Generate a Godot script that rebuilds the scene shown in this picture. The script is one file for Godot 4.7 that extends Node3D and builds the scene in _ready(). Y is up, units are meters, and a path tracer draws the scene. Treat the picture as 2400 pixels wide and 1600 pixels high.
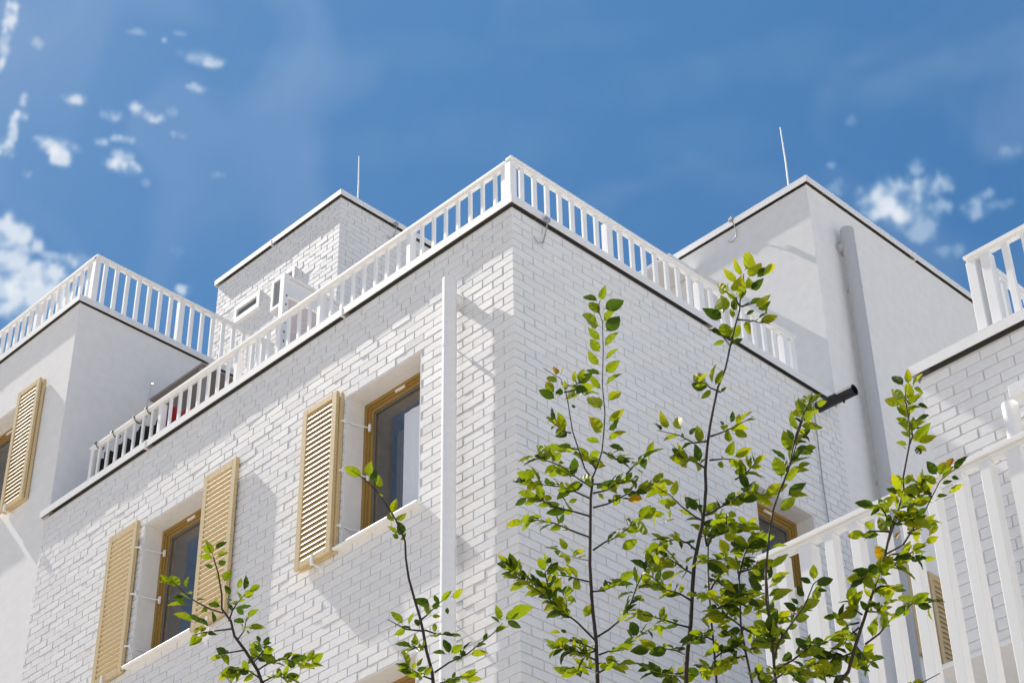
extends Node3D
# White brick houses with roof railings, golden shutters and young hornbeams in front, seen from the street below.
# World: the near corner of the main house stands at x = 0, z = 0; its sunlit facade is the plane z = 0 (towards -x),
# its shaded facade the plane x = 0 (towards -z). y is up, metres, the street is y = 0.

const SUN_TRAVEL := Vector3(5.5, -6.2, -0.50)
const COURSE := 0.08
const STRETCH := 0.24

var rng := RandomNumberGenerator.new()
var taken := {}
var brick_cache := {}
var M := {}

# ------------------------------------------------------------------ mesh collecting
class MB:
	var v := PackedVector3Array()
	var n := PackedVector3Array()
	var c := PackedColorArray()
	var i := PackedInt32Array()
	var tint := Color(1, 1, 1)

	func quad(a: Vector3, b: Vector3, d: Vector3, e: Vector3, out: Vector3) -> void:
		var nn := (b - a).cross(e - a)
		if nn.length_squared() < 1e-16:
			nn = (d - b).cross(e - b)
		nn = nn.normalized()
		var s := v.size()
		v.append_array(PackedVector3Array([a, b, d, e]))
		if nn.dot(out) < 0.0:
			nn = -nn
			i.append_array(PackedInt32Array([s, s + 1, s + 2, s, s + 2, s + 3]))
		else:
			i.append_array(PackedInt32Array([s, s + 2, s + 1, s, s + 3, s + 2]))
		n.append_array(PackedVector3Array([nn, nn, nn, nn]))
		c.append_array(PackedColorArray([tint, tint, tint, tint]))

	func tri(a: Vector3, b: Vector3, d: Vector3, out: Vector3) -> void:
		var nn := (b - a).cross(d - a).normalized()
		var s := v.size()
		v.append_array(PackedVector3Array([a, b, d]))
		if nn.dot(out) < 0.0:
			nn = -nn
			i.append_array(PackedInt32Array([s, s + 1, s + 2]))
		else:
			i.append_array(PackedInt32Array([s, s + 2, s + 1]))
		n.append_array(PackedVector3Array([nn, nn, nn]))
		c.append_array(PackedColorArray([tint, tint, tint]))

	# a box with half axes x, y, z (vectors) and chamfered edges
	func obox(o: Vector3, x: Vector3, y: Vector3, z: Vector3, bev := 0.0) -> void:
		var ax := [x, y, z]
		var un := [x.normalized(), y.normalized(), z.normalized()]
		for k in 3:
			var p: Vector3 = ax[k]
			var q: Vector3 = ax[(k + 1) % 3]
			var r: Vector3 = ax[(k + 2) % 3]
			var qi: Vector3 = q - un[(k + 1) % 3] * bev
			var ri: Vector3 = r - un[(k + 2) % 3] * bev
			for s in [-1.0, 1.0]:
				quad(o + p * s + qi + ri, o + p * s - qi + ri, o + p * s - qi - ri, o + p * s + qi - ri, p * s)
			if bev > 0.0:
				var pi_: Vector3 = p - un[k] * bev
				for s in [-1.0, 1.0]:
					for t in [-1.0, 1.0]:
						# edge between faces +-p and +-q, running along r
						quad(o + p * s + qi * t + ri, o + p * s + qi * t - ri, o + pi_ * s + q * t - ri, o + pi_ * s + q * t + ri, p * s / p.length() + q * t / q.length())
		if bev > 0.0:
			var xi: Vector3 = x - un[0] * bev
			var yi: Vector3 = y - un[1] * bev
			var zi: Vector3 = z - un[2] * bev
			for a in [-1.0, 1.0]:
				for b in [-1.0, 1.0]:
					for d in [-1.0, 1.0]:
						tri(o + x * a + yi * b + zi * d, o + xi * a + y * b + zi * d, o + xi * a + yi * b + z * d, x * a + y * b + z * d)

	func box(lo: Vector3, hi: Vector3, bev := 0.0) -> void:
		var h := (hi - lo) * 0.5
		obox((lo + hi) * 0.5, Vector3(h.x, 0, 0), Vector3(0, h.y, 0), Vector3(0, 0, h.z), bev)

	# a smooth tube along points with a radius at each
	func tube(pts: Array, rad: Array, sides := 8, caps := true) -> void:
		var start := v.size()
		var m := pts.size()
		var t0: Vector3 = (pts[1] - pts[0]).normalized()
		var u := t0.cross(Vector3(0.31, 0.2, 0.93)).normalized()
		for k in m:
			var t: Vector3
			if k == 0:
				t = t0
			elif k == m - 1:
				t = (pts[k] - pts[k - 1]).normalized()
			else:
				t = (pts[k + 1] - pts[k - 1]).normalized()
			u = (u - t * u.dot(t)).normalized()
			var w := t.cross(u)
			for s in sides:
				var a := TAU * s / sides
				var d := u * cos(a) + w * sin(a)
				v.append(pts[k] + d * rad[k])
				n.append(d)
				c.append(tint)
		for k in m - 1:
			for s in sides:
				var a := start + k * sides + s
				var b := start + k * sides + (s + 1) % sides
				i.append_array(PackedInt32Array([a, b + sides, b, a, a + sides, b + sides]))
		if caps:
			for e in [0, m - 1]:
				var t: Vector3 = (pts[1] - pts[0]) if e == 0 else (pts[m - 1] - pts[m - 2])
				var out: Vector3 = -t if e == 0 else t
				var r0: int = start + e * sides
				for s in range(1, sides - 1):
					tri(v[r0], v[r0 + s], v[r0 + s + 1], out)

	func mesh(m: Material) -> ArrayMesh:
		var a := []
		a.resize(Mesh.ARRAY_MAX)
		a[Mesh.ARRAY_VERTEX] = v
		a[Mesh.ARRAY_NORMAL] = n
		a[Mesh.ARRAY_COLOR] = c
		a[Mesh.ARRAY_INDEX] = i
		var am := ArrayMesh.new()
		am.add_surface_from_arrays(Mesh.PRIMITIVE_TRIANGLES, a)
		am.surface_set_material(0, m)
		return am

# ------------------------------------------------------------------ scene helpers
func numbered(called: String) -> String:
	var k: int = taken.get(called, 0)
	taken[called] = k + 1
	return called if k == 0 else "%s_%03d" % [called, k]

func thing(called: String, label: String, category: String, at := Vector3.ZERO, group := "") -> Node3D:
	var o := Node3D.new()
	o.name = numbered(called)
	add_child(o)
	o.position = at
	o.set_meta("label", label)
	o.set_meta("category", category)
	if group:
		o.set_meta("group", group)
	return o

# commits a collected shape as one named part of a thing; the shape is in world coordinates
func part(called: String, mb: MB, m: Material, parent: Node3D, label := "") -> MeshInstance3D:
	var o := MeshInstance3D.new()
	o.mesh = mb.mesh(m)
	o.name = called
	parent.add_child(o, true)
	var g := parent
	var off := Vector3.ZERO
	while g != self:
		off += g.position
		g = g.get_parent()
	o.position = -off
	if label:
		o.set_meta("label", label)
	return o

# a part whose shape is local to its own position
func piece(called: String, m: Mesh, t: Transform3D, parent: Node3D) -> MeshInstance3D:
	var o := MeshInstance3D.new()
	o.mesh = m
	o.name = called
	parent.add_child(o, true)
	var g := parent
	var off := Vector3.ZERO
	while g != self:
		off += g.position
		g = g.get_parent()
	o.transform = t
	o.position -= off
	return o

func structure(called: String, mb: MB, m: Material) -> MeshInstance3D:
	var o := part(called, mb, m, self)
	o.set_meta("kind", "structure")
	return o

# ------------------------------------------------------------------ materials
func noise_tex(freq: float, octaves: int, lo: Color, hi: Color, seed_ := 1, size := 512, kind := FastNoiseLite.TYPE_SIMPLEX_SMOOTH) -> NoiseTexture2D:
	var f := FastNoiseLite.new()
	f.noise_type = kind
	f.frequency = freq
	f.fractal_octaves = octaves
	f.seed = seed_
	var t := NoiseTexture2D.new()
	t.width = size
	t.height = size
	t.seamless = true
	t.noise = f
	var g := Gradient.new()
	g.set_color(0, lo)
	g.set_color(1, hi)
	t.color_ramp = g
	return t

# linear base colour
func mat(called: String, c: Color, rough: float, tex: Texture2D = null, scale := 1.0, bump: Texture2D = null, bump_cm := 0.0, vcol := false) -> StandardMaterial3D:
	var m := StandardMaterial3D.new()
	m.resource_name = called
	m.albedo_color = c.linear_to_srgb()
	m.roughness = rough
	m.vertex_color_use_as_albedo = vcol
	if tex:
		m.albedo_texture = tex
	if bump:
		m.heightmap_enabled = true
		m.heightmap_texture = bump
		m.heightmap_scale = bump_cm
	if tex or bump:
		m.uv1_triplanar = true
		m.uv1_scale = Vector3.ONE * scale
	M[called] = m
	return m

func make_materials() -> void:
	var mottle := noise_tex(0.012, 5, Color(0.965, 0.965, 0.965), Color(1, 1, 1), 3)
	var grain := noise_tex(0.06, 4, Color(0.2, 0.2, 0.2), Color(0.9, 0.9, 0.9), 5)
	var trowel := noise_tex(0.02, 5, Color(0, 0, 0), Color(1, 1, 1), 8)
	var b := mat("brick_paint", Color(0.80, 0.795, 0.79), 0.58, mottle, 2.2, grain, 0.08, true)
	b.metallic_specular = 0.45
	mat("mortar", Color(0.62, 0.62, 0.62), 0.8, mottle, 2.0, grain, 0.08)
	mat("plaster", Color(0.80, 0.79, 0.775), 0.85, mottle, 0.9, trowel, 0.05)
	mat("reveal", Color(0.80, 0.785, 0.77), 0.8, mottle, 1.4, grain, 0.05)
	mat("coping", Color(0.80, 0.795, 0.785), 0.45, mottle, 1.6)
	mat("rail", Color(0.80, 0.795, 0.785), 0.45)
	mat("pipe_white", Color(0.80, 0.80, 0.80), 0.3, mottle, 2.0)
	mat("pipe_grey", Color(0.47, 0.475, 0.48), 0.35, mottle, 2.0)
	mat("tan", Color(0.65, 0.495, 0.26), 0.45, noise_tex(0.02, 4, Color(0.9, 0.9, 0.9), Color(1, 1, 1), 11), 3.0)
	var wood := noise_tex(0.03, 4, Color(0.72, 0.66, 0.55), Color(1, 1, 1), 21)
	mat("wood", Color(0.41, 0.27, 0.070), 0.38, wood, 4.0)
	mat("hardware", Color(0.78, 0.78, 0.77), 0.35)
	mat("steel", Color(0.42, 0.43, 0.44), 0.4).metallic = 0.6
	mat("black_plastic", Color(0.012, 0.012, 0.013), 0.42)
	mat("black_cloth", Color(0.010, 0.009, 0.010), 0.85, mottle, 5.0, grain, 0.3)
	mat("red_cloth", Color(0.42, 0.012, 0.02), 0.7, mottle, 5.0)
	mat("board", Color(0.70, 0.61, 0.58), 0.6, mottle, 2.0)
	mat("canopy_shade", Color(0.30, 0.275, 0.25), 0.75, mottle, 2.0)  # shade under the canopy is put into this colour
	mat("gap_shade", Color(0.16, 0.158, 0.15), 0.85)  # dark tone paints the shade of the gap below the copings
	mat("gap_shade_coat", Color(0.20, 0.195, 0.185), 0.7)  # grey inner coat, also painting shade inside the coping lip
	mat("grille", Color(0.13, 0.135, 0.14), 0.5)
	mat("room_wall", Color(0.32, 0.29, 0.25), 0.9)
	mat("curtain_white", Color(0.86, 0.86, 0.86), 0.8, mottle, 3.0)
	mat("curtain_brown", Color(0.16, 0.11, 0.05), 0.8, mottle, 3.0)
	mat("bark", Color(0.046, 0.031, 0.023), 0.75, noise_tex(0.05, 4, Color(0.5, 0.45, 0.42), Color(1, 1, 1), 31), 12.0, grain, 0.15)
	mat("paving", Color(0.61, 0.54, 0.455), 0.85, noise_tex(0.02, 5, Color(0.8, 0.8, 0.8), Color(1, 1, 1), 41), 0.25)
	mat("soil", Color(0.06, 0.045, 0.03), 0.95, mottle, 1.0, grain, 1.5)
	var gl := mat("glass", Color(0.75, 0.8, 0.82), 0.03)
	gl.transparency = BaseMaterial3D.TRANSPARENCY_ALPHA
	gl.albedo_color.a = 0.015
	gl.metallic_specular = 0.5
	var lf := mat("leaf", Color(1, 1, 1), 0.5, null, 1.0, null, 0.0, true)
	lf.metallic_specular = 0.3
	lf.backlight_enabled = true
	lf.backlight = Color(1.0, 1.0, 0.75)
	lf.cull_mode = BaseMaterial3D.CULL_DISABLED

# ------------------------------------------------------------------ sky
func cloud_at(img: Image, noise: FastNoiseLite, az: float, el: float, rx: float, ry: float, strength: float) -> void:
	var w := img.get_width()
	var h := img.get_height()
	var ce := cos(deg_to_rad(el))
	var pad := 1.7
	var x0 := int(floor((az - rx * pad / ce) / 360.0 * w))
	var x1 := int(ceil((az + rx * pad / ce) / 360.0 * w))
	var y0 := int(floor((90.0 - el - ry * pad) / 180.0 * h))
	var y1 := int(ceil((90.0 - el + ry * pad) / 180.0 * h))
	for py in range(max(0, y0), min(h / 2 - 1, y1) + 1):
		var e := 90.0 - (py + 0.5) / h * 180.0
		for px in range(x0, x1 + 1):
			var a := (px + 0.5) / w * 360.0
			var dx := (a - az) * ce / rx
			var dy := (e - el) / ry
			var t := 1.0 - (dx * dx + dy * dy)
			if t < -2.0:
				continue
			var ra := deg_to_rad(a)
			var re := deg_to_rad(e)
			var d := Vector3(sin(ra) * cos(re), sin(re), -cos(ra) * cos(re))
			var q := noise.get_noise_3dv(d * (1000.0 / clampf(rx * 1.3, 0.35, 1.0) if strength > 0.19 else 260.0)) * 1.3
			var dens := (0.25 * smoothstep(-0.8, 1.1, t + q * 0.6) + 0.75 * smoothstep(-0.05, 1.15, t * 0.8 + q * 1.45 + 0.08)) * strength
			if strength <= 0.19:
				dens = smoothstep(-0.6, 1.6, t + q * 0.9) * strength * 0.42
			dens *= smoothstep(-1.7, 0.3, t)
			if dens > 0.004:
				var xx := posmod(px, w)
				img.set_pixel(xx, py, img.get_pixel(xx, py).lerp(Color(0.93, 0.945, 0.97), clampf(dens, 0.0, 0.84)))

func make_sky(sun_from: Vector3) -> Image:
	var w := 1024
	var h := 512
	var img := Image.create(w, h, false, Image.FORMAT_RGB8)
	var veil := FastNoiseLite.new()
	veil.seed = 5
	veil.frequency = 1.0
	veil.fractal_octaves = 4
	for y in h:
		var el := PI * 0.5 - (y + 0.5) / h * PI
		for x in w:
			var az := (x + 0.5) / w * TAU
			var d := Vector3(sin(az) * cos(el), sin(el), -cos(az) * cos(el))
			var up: float = max(d.y, 0.0)
			var zen := Color(0.050, 0.172, 0.405)
			var hor := Color(0.88, 0.92, 0.96)
			var c := zen.lerp(hor, pow(1.0 - up, 2.9) * smoothstep(0.62, 0.33, up))
			var g: float = max(0.0, d.dot(sun_from))
			c = c.lerp(Color(0.30, 0.58, 1.0), 0.31 * pow(g, 3.0))
			c = c.lerp(Color(0.97, 0.98, 1.0), 0.85 * pow(g, 34.0))
			var wp := d + Vector3(veil.get_noise_3dv(d * 2.1), veil.get_noise_3dv(d * 2.3 + Vector3(7, 1, 3)), veil.get_noise_3dv(d * 1.9 - Vector3(4, 6, 2))) * 0.35
			var s := veil.get_noise_3d(wp.x * 1.6 + wp.z * 1.6, (wp.x - wp.z) * 4.2 + wp.y * 6.5, wp.y * 1.2)
			c = c.lerp(Color(0.40, 0.52, 0.72), clampf(0.03 + s * 0.30, 0.0, 0.2))
			if d.y < 0.0:
				c = Color(0.30, 0.29, 0.27)
			img.set_pixel(x, y, c.linear_to_srgb())
	img.resize(4096, 2048, Image.INTERPOLATE_CUBIC)
	var n := FastNoiseLite.new()
	n.seed = 9
	n.frequency = 0.05
	n.fractal_octaves = 3
	n.fractal_gain = 0.6
	for k in range(0, CLOUDS.size(), 5):
		cloud_at(img, n, CLOUDS[k], CLOUDS[k + 1], CLOUDS[k + 2], CLOUDS[k + 3], CLOUDS[k + 4])
	# the same scattered fair-weather clouds over the rest of the sky
	rng.seed = 77
	for k in 260:
		var az := rng.randf_range(-180.0, 180.0)
		var el := rng.randf_range(8.0, 70.0)
		if absf(az + 45.0) < 24.0 and el > 20.0:
			continue
		cloud_at(img, n, az, el, rng.randf_range(0.3, 1.3), rng.randf_range(0.15, 0.6), rng.randf_range(0.2, 0.85))
	return img

# ------------------------------------------------------------------ bricks
# one brick seen from outside: u along the wall, up, n outwards; front face at o, chamfered towards the joints
func add_brick(mb: MB, o: Vector3, u: Vector3, n: Vector3, length: float, height: float, depth := 0.05) -> void:
	var up := n.cross(u).normalized()
	if up.y < 0.0:
		up = -up
	var hx := u * length * 0.5
	var hy := up * height * 0.5
	var b := 0.0018
	var ix := u * (length * 0.5 - b)
	var iy := up * (height * 0.5 - b)
	var f := o
	var s := o - n * b
	var k := o - n * depth
	mb.quad(f + ix + iy, f - ix + iy, f - ix - iy, f + ix - iy, n)
	mb.quad(f + ix + iy, f - ix + iy, s - hx + hy, s + hx + hy, n + up)
	mb.quad(f + ix - iy, f - ix - iy, s - hx - hy, s + hx - hy, n - up)
	mb.quad(f + ix + iy, f + ix - iy, s + hx - hy, s + hx + hy, n + u)
	mb.quad(f - ix + iy, f - ix - iy, s - hx - hy, s - hx + hy, n - u)
	mb.quad(s + hx + hy, s - hx + hy, k - hx + hy, k + hx + hy, up)
	mb.quad(s + hx - hy, s - hx - hy, k - hx - hy, k + hx - hy, -up)
	mb.quad(s + hx + hy, s + hx - hy, k + hx - hy, k + hx + hy, u)
	mb.quad(s - hx + hy, s - hx - hy, k - hx - hy, k - hx + hy, -u)

# lays courses downwards from y_top; point(s) = origin + u * s. Every entry: {o, u, n, l, c}
func lay(origin: Vector3, u: Vector3, n: Vector3, s_start: Array, s_end: float, y_top: float, rows: int, holes: Array, out: Array) -> void:
	var before: Array = []
	for r in rows:
		var y0 := y_top - (r + 1) * COURSE
		var yc := y0 + COURSE * 0.5
		var cuts: Array = []
		for hle in holes:
			if yc > hle[2] and yc < hle[3]:
				cuts.append([hle[0], hle[1]])
		var s: float = s_start[r % 2]
		var joints: Array = [s]
		while s < s_end - 0.02:
			var l := STRETCH
			if rng.randf() < 0.2:
				l = STRETCH * 0.5
			for attempt in 3:
				var bad := false
				for j in before:
					if absf(j - (s + l)) < 0.045:
						bad = true
				if not bad:
					break
				l = STRETCH * 0.5 if l > 0.2 else STRETCH
				if attempt == 1:
					l = STRETCH * 0.75
			var e: float = min(s + l, s_end)
			if s_end - e < 0.05:
				e = s_end
			joints.append(e)
			var spans: Array = [[s, e]]
			for c in cuts:
				var nxt: Array = []
				for sp in spans:
					if sp[1] <= c[0] or sp[0] >= c[1]:
						nxt.append(sp)
					else:
						if sp[0] < c[0] - 0.03:
							nxt.append([sp[0], c[0]])
						if sp[1] > c[1] + 0.03:
							nxt.append([c[1], sp[1]])
				spans = nxt
			for sp in spans:
				out.append({"o": origin + u * (sp[0] + sp[1]) * 0.5 + Vector3(0, yc + rng.randf_range(-0.001, 0.001), 0), "u": u, "n": n, "l": sp[1] - sp[0] - 0.009 - rng.randf_range(0.0, 0.003)})
			s = e
		before = joints

# puts the bricks under a wall: the 300 nearest the street as pieces of their own, the rest as one joined part
func set_bricks(list: Array, corner: Array, wall: Node3D, near: Vector3, low: float) -> void:
	var tints := [Color(1, 1, 1), Color(0.985, 0.985, 0.975), Color(0.965, 0.97, 0.98), Color(0.99, 0.975, 0.955), Color(0.95, 0.95, 0.95)]
	for b in list:
		b["d"] = b.o.distance_to(near) if b.o.y > low else 1000.0 + b.o.distance_to(near)
	for b in corner:
		b["d"] = b.o.distance_to(near) if b.o.y > low else 1000.0 + b.o.distance_to(near)
	var all := list + corner
	all.sort_custom(func(p, q): return p.d < q.d)
	var rest := MB.new()
	for k in all.size():
		var b: Dictionary = all[k]
		var ti := rng.randi() % tints.size()
		var ta := rng.randfn(0.0, 0.0055)
		var tb := rng.randfn(0.0, 0.007)
		var proud := rng.randf_range(-0.0022, 0.0015)
		var turn := Basis(Vector3.UP, ta) * Basis(b.u, tb)
		if b.has("w"):
			# a corner brick shows on both faces
			if k < 300:
				var key := "c%.3f_%.3f_%d" % [b.l, b.w, ti]
				if not brick_cache.has(key):
					var mb := MB.new()
					mb.tint = tints[ti]
					mb.obox(Vector3.ZERO, Vector3(b.l * 0.5, 0, 0), Vector3(0, COURSE * 0.5 - 0.0045, 0), Vector3(0, 0, b.w * 0.5), 0.0018)
					brick_cache[key] = mb.mesh(M.brick_paint)
				piece("brick", brick_cache[key], Transform3D(Basis(Vector3.UP, ta * 0.4), b.o), wall)
			else:
				rest.tint = tints[ti]
				rest.obox(b.o, Vector3(b.l * 0.5, 0, 0), Vector3(0, COURSE * 0.5 - 0.0045, 0), Vector3(0, 0, b.w * 0.5), 0.0018)
		elif k < 300:
			var key := "b%.3f_%d" % [snappedf(b.l, 0.002), ti]
			if not brick_cache.has(key):
				var mb := MB.new()
				mb.tint = tints[ti]
				add_brick(mb, Vector3.ZERO, Vector3.RIGHT, Vector3.BACK, snappedf(b.l, 0.002), COURSE - 0.009)
				brick_cache[key] = mb.mesh(M.brick_paint)
			var bs := turn * Basis(b.n.cross(Vector3.UP) * -1.0, Vector3.UP, b.n)
			piece("brick", brick_cache[key], Transform3D(bs, b.o + b.n * proud), wall)
		else:
			rest.tint = tints[ti]
			add_brick(rest, b.o + b.n * proud, turn * b.u, turn * b.n, b.l, COURSE - 0.009)
	if all.size() > 300:
		var o := part("brick_field", rest, M.brick_paint, wall)
		o.set_meta("kind", "stuff")

# boxes round rectangular openings; a(s, y, depth) maps wall coordinates to space
func pierced(mb: MB, a: Callable, s0: float, s1: float, y0: float, y1: float, d0: float, d1: float, holes: Array) -> void:
	var xs := [s0, s1]
	for hle in holes:
		for q in [hle[0], hle[1]]:
			if q > s0 and q < s1:
				xs.append(q)
	xs.sort()
	for k in xs.size() - 1:
		var m: float = (xs[k] + xs[k + 1]) * 0.5
		var ys: Array = []
		for hle in holes:
			if m > hle[0] and m < hle[1]:
				ys.append([hle[2], hle[3]])
		ys.sort_custom(func(p, q): return p[0] < q[0])
		var y := y0
		for q in ys:
			_slab(mb, a, xs[k], xs[k + 1], y, q[0], d0, d1)
			y = q[1]
		_slab(mb, a, xs[k], xs[k + 1], y, y1, d0, d1)

func _slab(mb: MB, a: Callable, s0: float, s1: float, y0: float, y1: float, d0: float, d1: float) -> void:
	if y1 - y0 < 0.001 or s1 - s0 < 0.001:
		return
	var p: Vector3 = a.call(s0, y0, d0)
	var q: Vector3 = a.call(s1, y1, d1)
	mb.box(Vector3(min(p.x, q.x), min(p.y, q.y), min(p.z, q.z)), Vector3(max(p.x, q.x), max(p.y, q.y), max(p.z, q.z)))

# facade frames: sunlit planes look towards +z, shaded planes towards +x
func fz(z: float) -> Callable:
	return func(s, y, d): return Vector3(s, y, z - d)

func fx(x: float) -> Callable:
	return func(s, y, d): return Vector3(x - d, y, s)

# metal coping along a polygon of outer wall edges (axis-aligned runs), with end joints
func coping(parent: Node3D, y: float, runs: Array, thick := 0.34, over := 0.037, high := 0.085) -> void:
	# folded sheet metal: a top plate with a lip hanging clear of the wall, grey coat inside and dark wall head below, both carrying painted gap shade
	var mb := MB.new()
	var inside := MB.new()
	var core := MB.new()
	var t := 0.006
	for r in runs:
		# r: ["z", x0, x1, z] a run along x on a wall that looks to +z; ["x", z0, z1, x] along z looking to +x
		if r[0] == "z":
			mb.box(Vector3(r[1], y + high - t, r[3] - thick), Vector3(r[2], y + high, r[3] + over), 0.002)
			mb.box(Vector3(r[1], y, r[3] + over - t), Vector3(r[2], y + high - t, r[3] + over), 0.002)
			for e in [r[1], r[2] - t]:
				mb.box(Vector3(e, y + 0.0003, r[3] - thick), Vector3(e + t, y + high - t - 0.0003, r[3] + over - t - 0.0003))
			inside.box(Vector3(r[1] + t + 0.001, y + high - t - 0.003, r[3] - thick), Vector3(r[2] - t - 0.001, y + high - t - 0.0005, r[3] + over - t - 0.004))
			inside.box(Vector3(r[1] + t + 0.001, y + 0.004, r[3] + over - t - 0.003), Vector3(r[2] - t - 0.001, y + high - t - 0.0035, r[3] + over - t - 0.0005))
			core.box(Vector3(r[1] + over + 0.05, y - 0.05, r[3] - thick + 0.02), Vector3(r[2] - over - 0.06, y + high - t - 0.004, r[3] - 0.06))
		else:
			mb.box(Vector3(r[3] - thick, y + high - t - 0.0005, r[1]), Vector3(r[3] + over, y + high - 0.0005, r[2]), 0.002)
			mb.box(Vector3(r[3] + over - t, y - 0.0005, r[1]), Vector3(r[3] + over, y + high - t - 0.0005, r[2]), 0.002)
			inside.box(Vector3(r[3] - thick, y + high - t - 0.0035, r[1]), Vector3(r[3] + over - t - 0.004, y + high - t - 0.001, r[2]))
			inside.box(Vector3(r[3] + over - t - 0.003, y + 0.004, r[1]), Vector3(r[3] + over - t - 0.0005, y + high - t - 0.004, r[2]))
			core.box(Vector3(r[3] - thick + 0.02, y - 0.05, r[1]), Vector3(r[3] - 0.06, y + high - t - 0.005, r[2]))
	var o := part("coping", mb, M.coping, parent)
	part("gap_shade_coat", inside, M.gap_shade_coat, o)
	part("wall_head", core, M.gap_shade, o)
	# standing joint caps
	for r in runs:
		var l: float = r[2] - r[1]
		var cnt := int(l / 2.4)
		for k in cnt:
			var m: float = r[1] + l * (k + 0.62) / (cnt + 0.35)
			var jb := MB.new()
			if r[0] == "z":
				jb.box(Vector3(m - 0.012, y - 0.002, r[3] - thick - 0.002), Vector3(m + 0.012, y + high + 0.003, r[3] + over + 0.003), 0.001)
			else:
				jb.box(Vector3(r[3] - thick - 0.002, y - 0.002, m - 0.012), Vector3(r[3] + over + 0.003, y + high + 0.003, m + 0.012), 0.001)
			part("joint_cap", jb, M.coping, o)

# ------------------------------------------------------------------ windows and shutters
# a is the facade frame; the opening runs s0..s1, y0..y1; returns the window part
func window(parent: Node3D, a: Callable, s0: float, s1: float, y0: float, y1: float, sill := true, curtain := false) -> Node3D:
	var w := Node3D.new()
	w.name = "window"
	parent.add_child(w, true)
	var mb := MB.new()
	var t := 0.012
	_slab(mb, a, s0, s0 + t, y0, y1, 0.004, 0.30)
	_slab(mb, a, s1 - t, s1, y0, y1, 0.004, 0.30)
	_slab(mb, a, s0 + t, s1 - t, y1 - t, y1, 0.004, 0.30)
	_slab(mb, a, s0 + t, s1 - t, y0, y0 + t, 0.004, 0.30)
	part("reveal", mb, M.reveal, w)
	# outer frame in stepped profiles
	var f := MB.new()
	for st in [[0.0, 0.035, 0.20, 0.29], [0.035, 0.062, 0.212, 0.28], [0.062, 0.098, 0.224, 0.29]]:
		var i0: float = t + st[0]
		var i1: float = t + st[1]
		_slab(f, a, s0 + i0, s0 + i1, y0 + i0, y1 - i0, st[2], st[3])
		_slab(f, a, s1 - i1, s1 - i0, y0 + i0, y1 - i0, st[2], st[3])
		_slab(f, a, s0 + i1, s1 - i1, y1 - i1, y1 - i0, st[2], st[3])
		_slab(f, a, s0 + i1, s1 - i1, y0 + i0, y0 + i1, st[2], st[3])
	part("frame", f, M.wood, w)
	var gi := t + 0.095
	for dd in [0.246]:
		var g := MB.new()
		_slab(g, a, s0 + gi, s1 - gi, y0 + gi, y1 - gi, dd, dd + 0.004)
		part("pane", g, M.glass, w)
	var rb := MB.new()
	_slab(rb, a, s0 + gi - 0.008, s0 + gi + 0.022, y0 + gi, y1 - gi, 0.234, 0.2435)
	_slab(rb, a, s1 - gi - 0.022, s1 - gi + 0.008, y0 + gi, y1 - gi, 0.234, 0.2435)
	_slab(rb, a, s0 + gi + 0.022, s1 - gi - 0.022, y1 - gi - 0.022, y1 - gi + 0.008, 0.234, 0.2435)
	part("gasket", rb, M.grille, w)
	# the small vent in the top of the frame
	var vb := MB.new()
	var mid := (s0 + s1) * 0.5
	_slab(vb, a, mid - 0.07, mid + 0.05, y1 - t - 0.055, y1 - t - 0.035, 0.196, 0.2115)
	part("trickle_vent", vb, M.hardware, w)
	if sill:
		var sb := MB.new()
		var p0: Vector3 = a.call(s0 - 0.035, y0 + 0.004, -0.045)
		var p1: Vector3 = a.call(s1 + 0.035, y0 + 0.004, -0.045)
		_slab(sb, a, s0 - 0.03, s1 + 0.03, y0 - 0.008, y0 + 0.016, -0.045, 0.20)
		sb.tube([p0, p1], [0.017, 0.017], 10)
		part("sill", sb, M.coping, w)
	# room behind: a shallow closed box
	var r := MB.new()
	var rd := 2.6
	var ru := 0.75 if s1 - s0 > 0.95 else 0.3
	_slab(r, a, s0 - ru, s1 + ru, y0 - 0.8, y1 + 0.25, rd, rd + 0.04)
	_slab(r, a, s0 - ru - 0.04, s0 - ru, y0 - 0.8, y1 + 0.25, 0.30, rd)
	_slab(r, a, s1 + ru, s1 + ru + 0.04, y0 - 0.8, y1 + 0.25, 0.30, rd)
	_slab(r, a, s0 - ru, s1 + ru, y1 + 0.25, y1 + 0.29, 0.30, rd)
	_slab(r, a, s0 - ru, s1 + ru, y0 - 0.84, y0 - 0.8, 0.30, rd)
	part("room", r, M.room_wall, w)
	if curtain:
		# a white sheet hung behind half of the glass and the edge of a brown curtain, in shallow upright folds
		for q in [[0.48, 0.99, M.curtain_white, 0.268, 0.004, -0.28], [0.32, 0.48, M.curtain_brown, 0.33, 0.016, -0.38]]:
			var cb := MB.new()
			var n := 18
			for k in n:
				var u0: float = lerpf(s0, s1, lerpf(q[0], q[1], k / float(n)))
				var u1: float = lerpf(s0, s1, lerpf(q[0], q[1], (k + 1) / float(n)))
				var d0: float = q[3] + q[4] * sin(k * 1.3)
				var d1: float = q[3] + q[4] * sin((k + 1) * 1.3)
				cb.quad(a.call(u0, y0 + 0.05, d0), a.call(u1, y0 + 0.05, d1), a.call(u1, y1 + q[5], d1), a.call(u0, y1 + q[5], d0), a.call(0, 0, -1) - a.call(0, 0, 0))
			part("curtain", cb, q[2], w)
	return w

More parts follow.
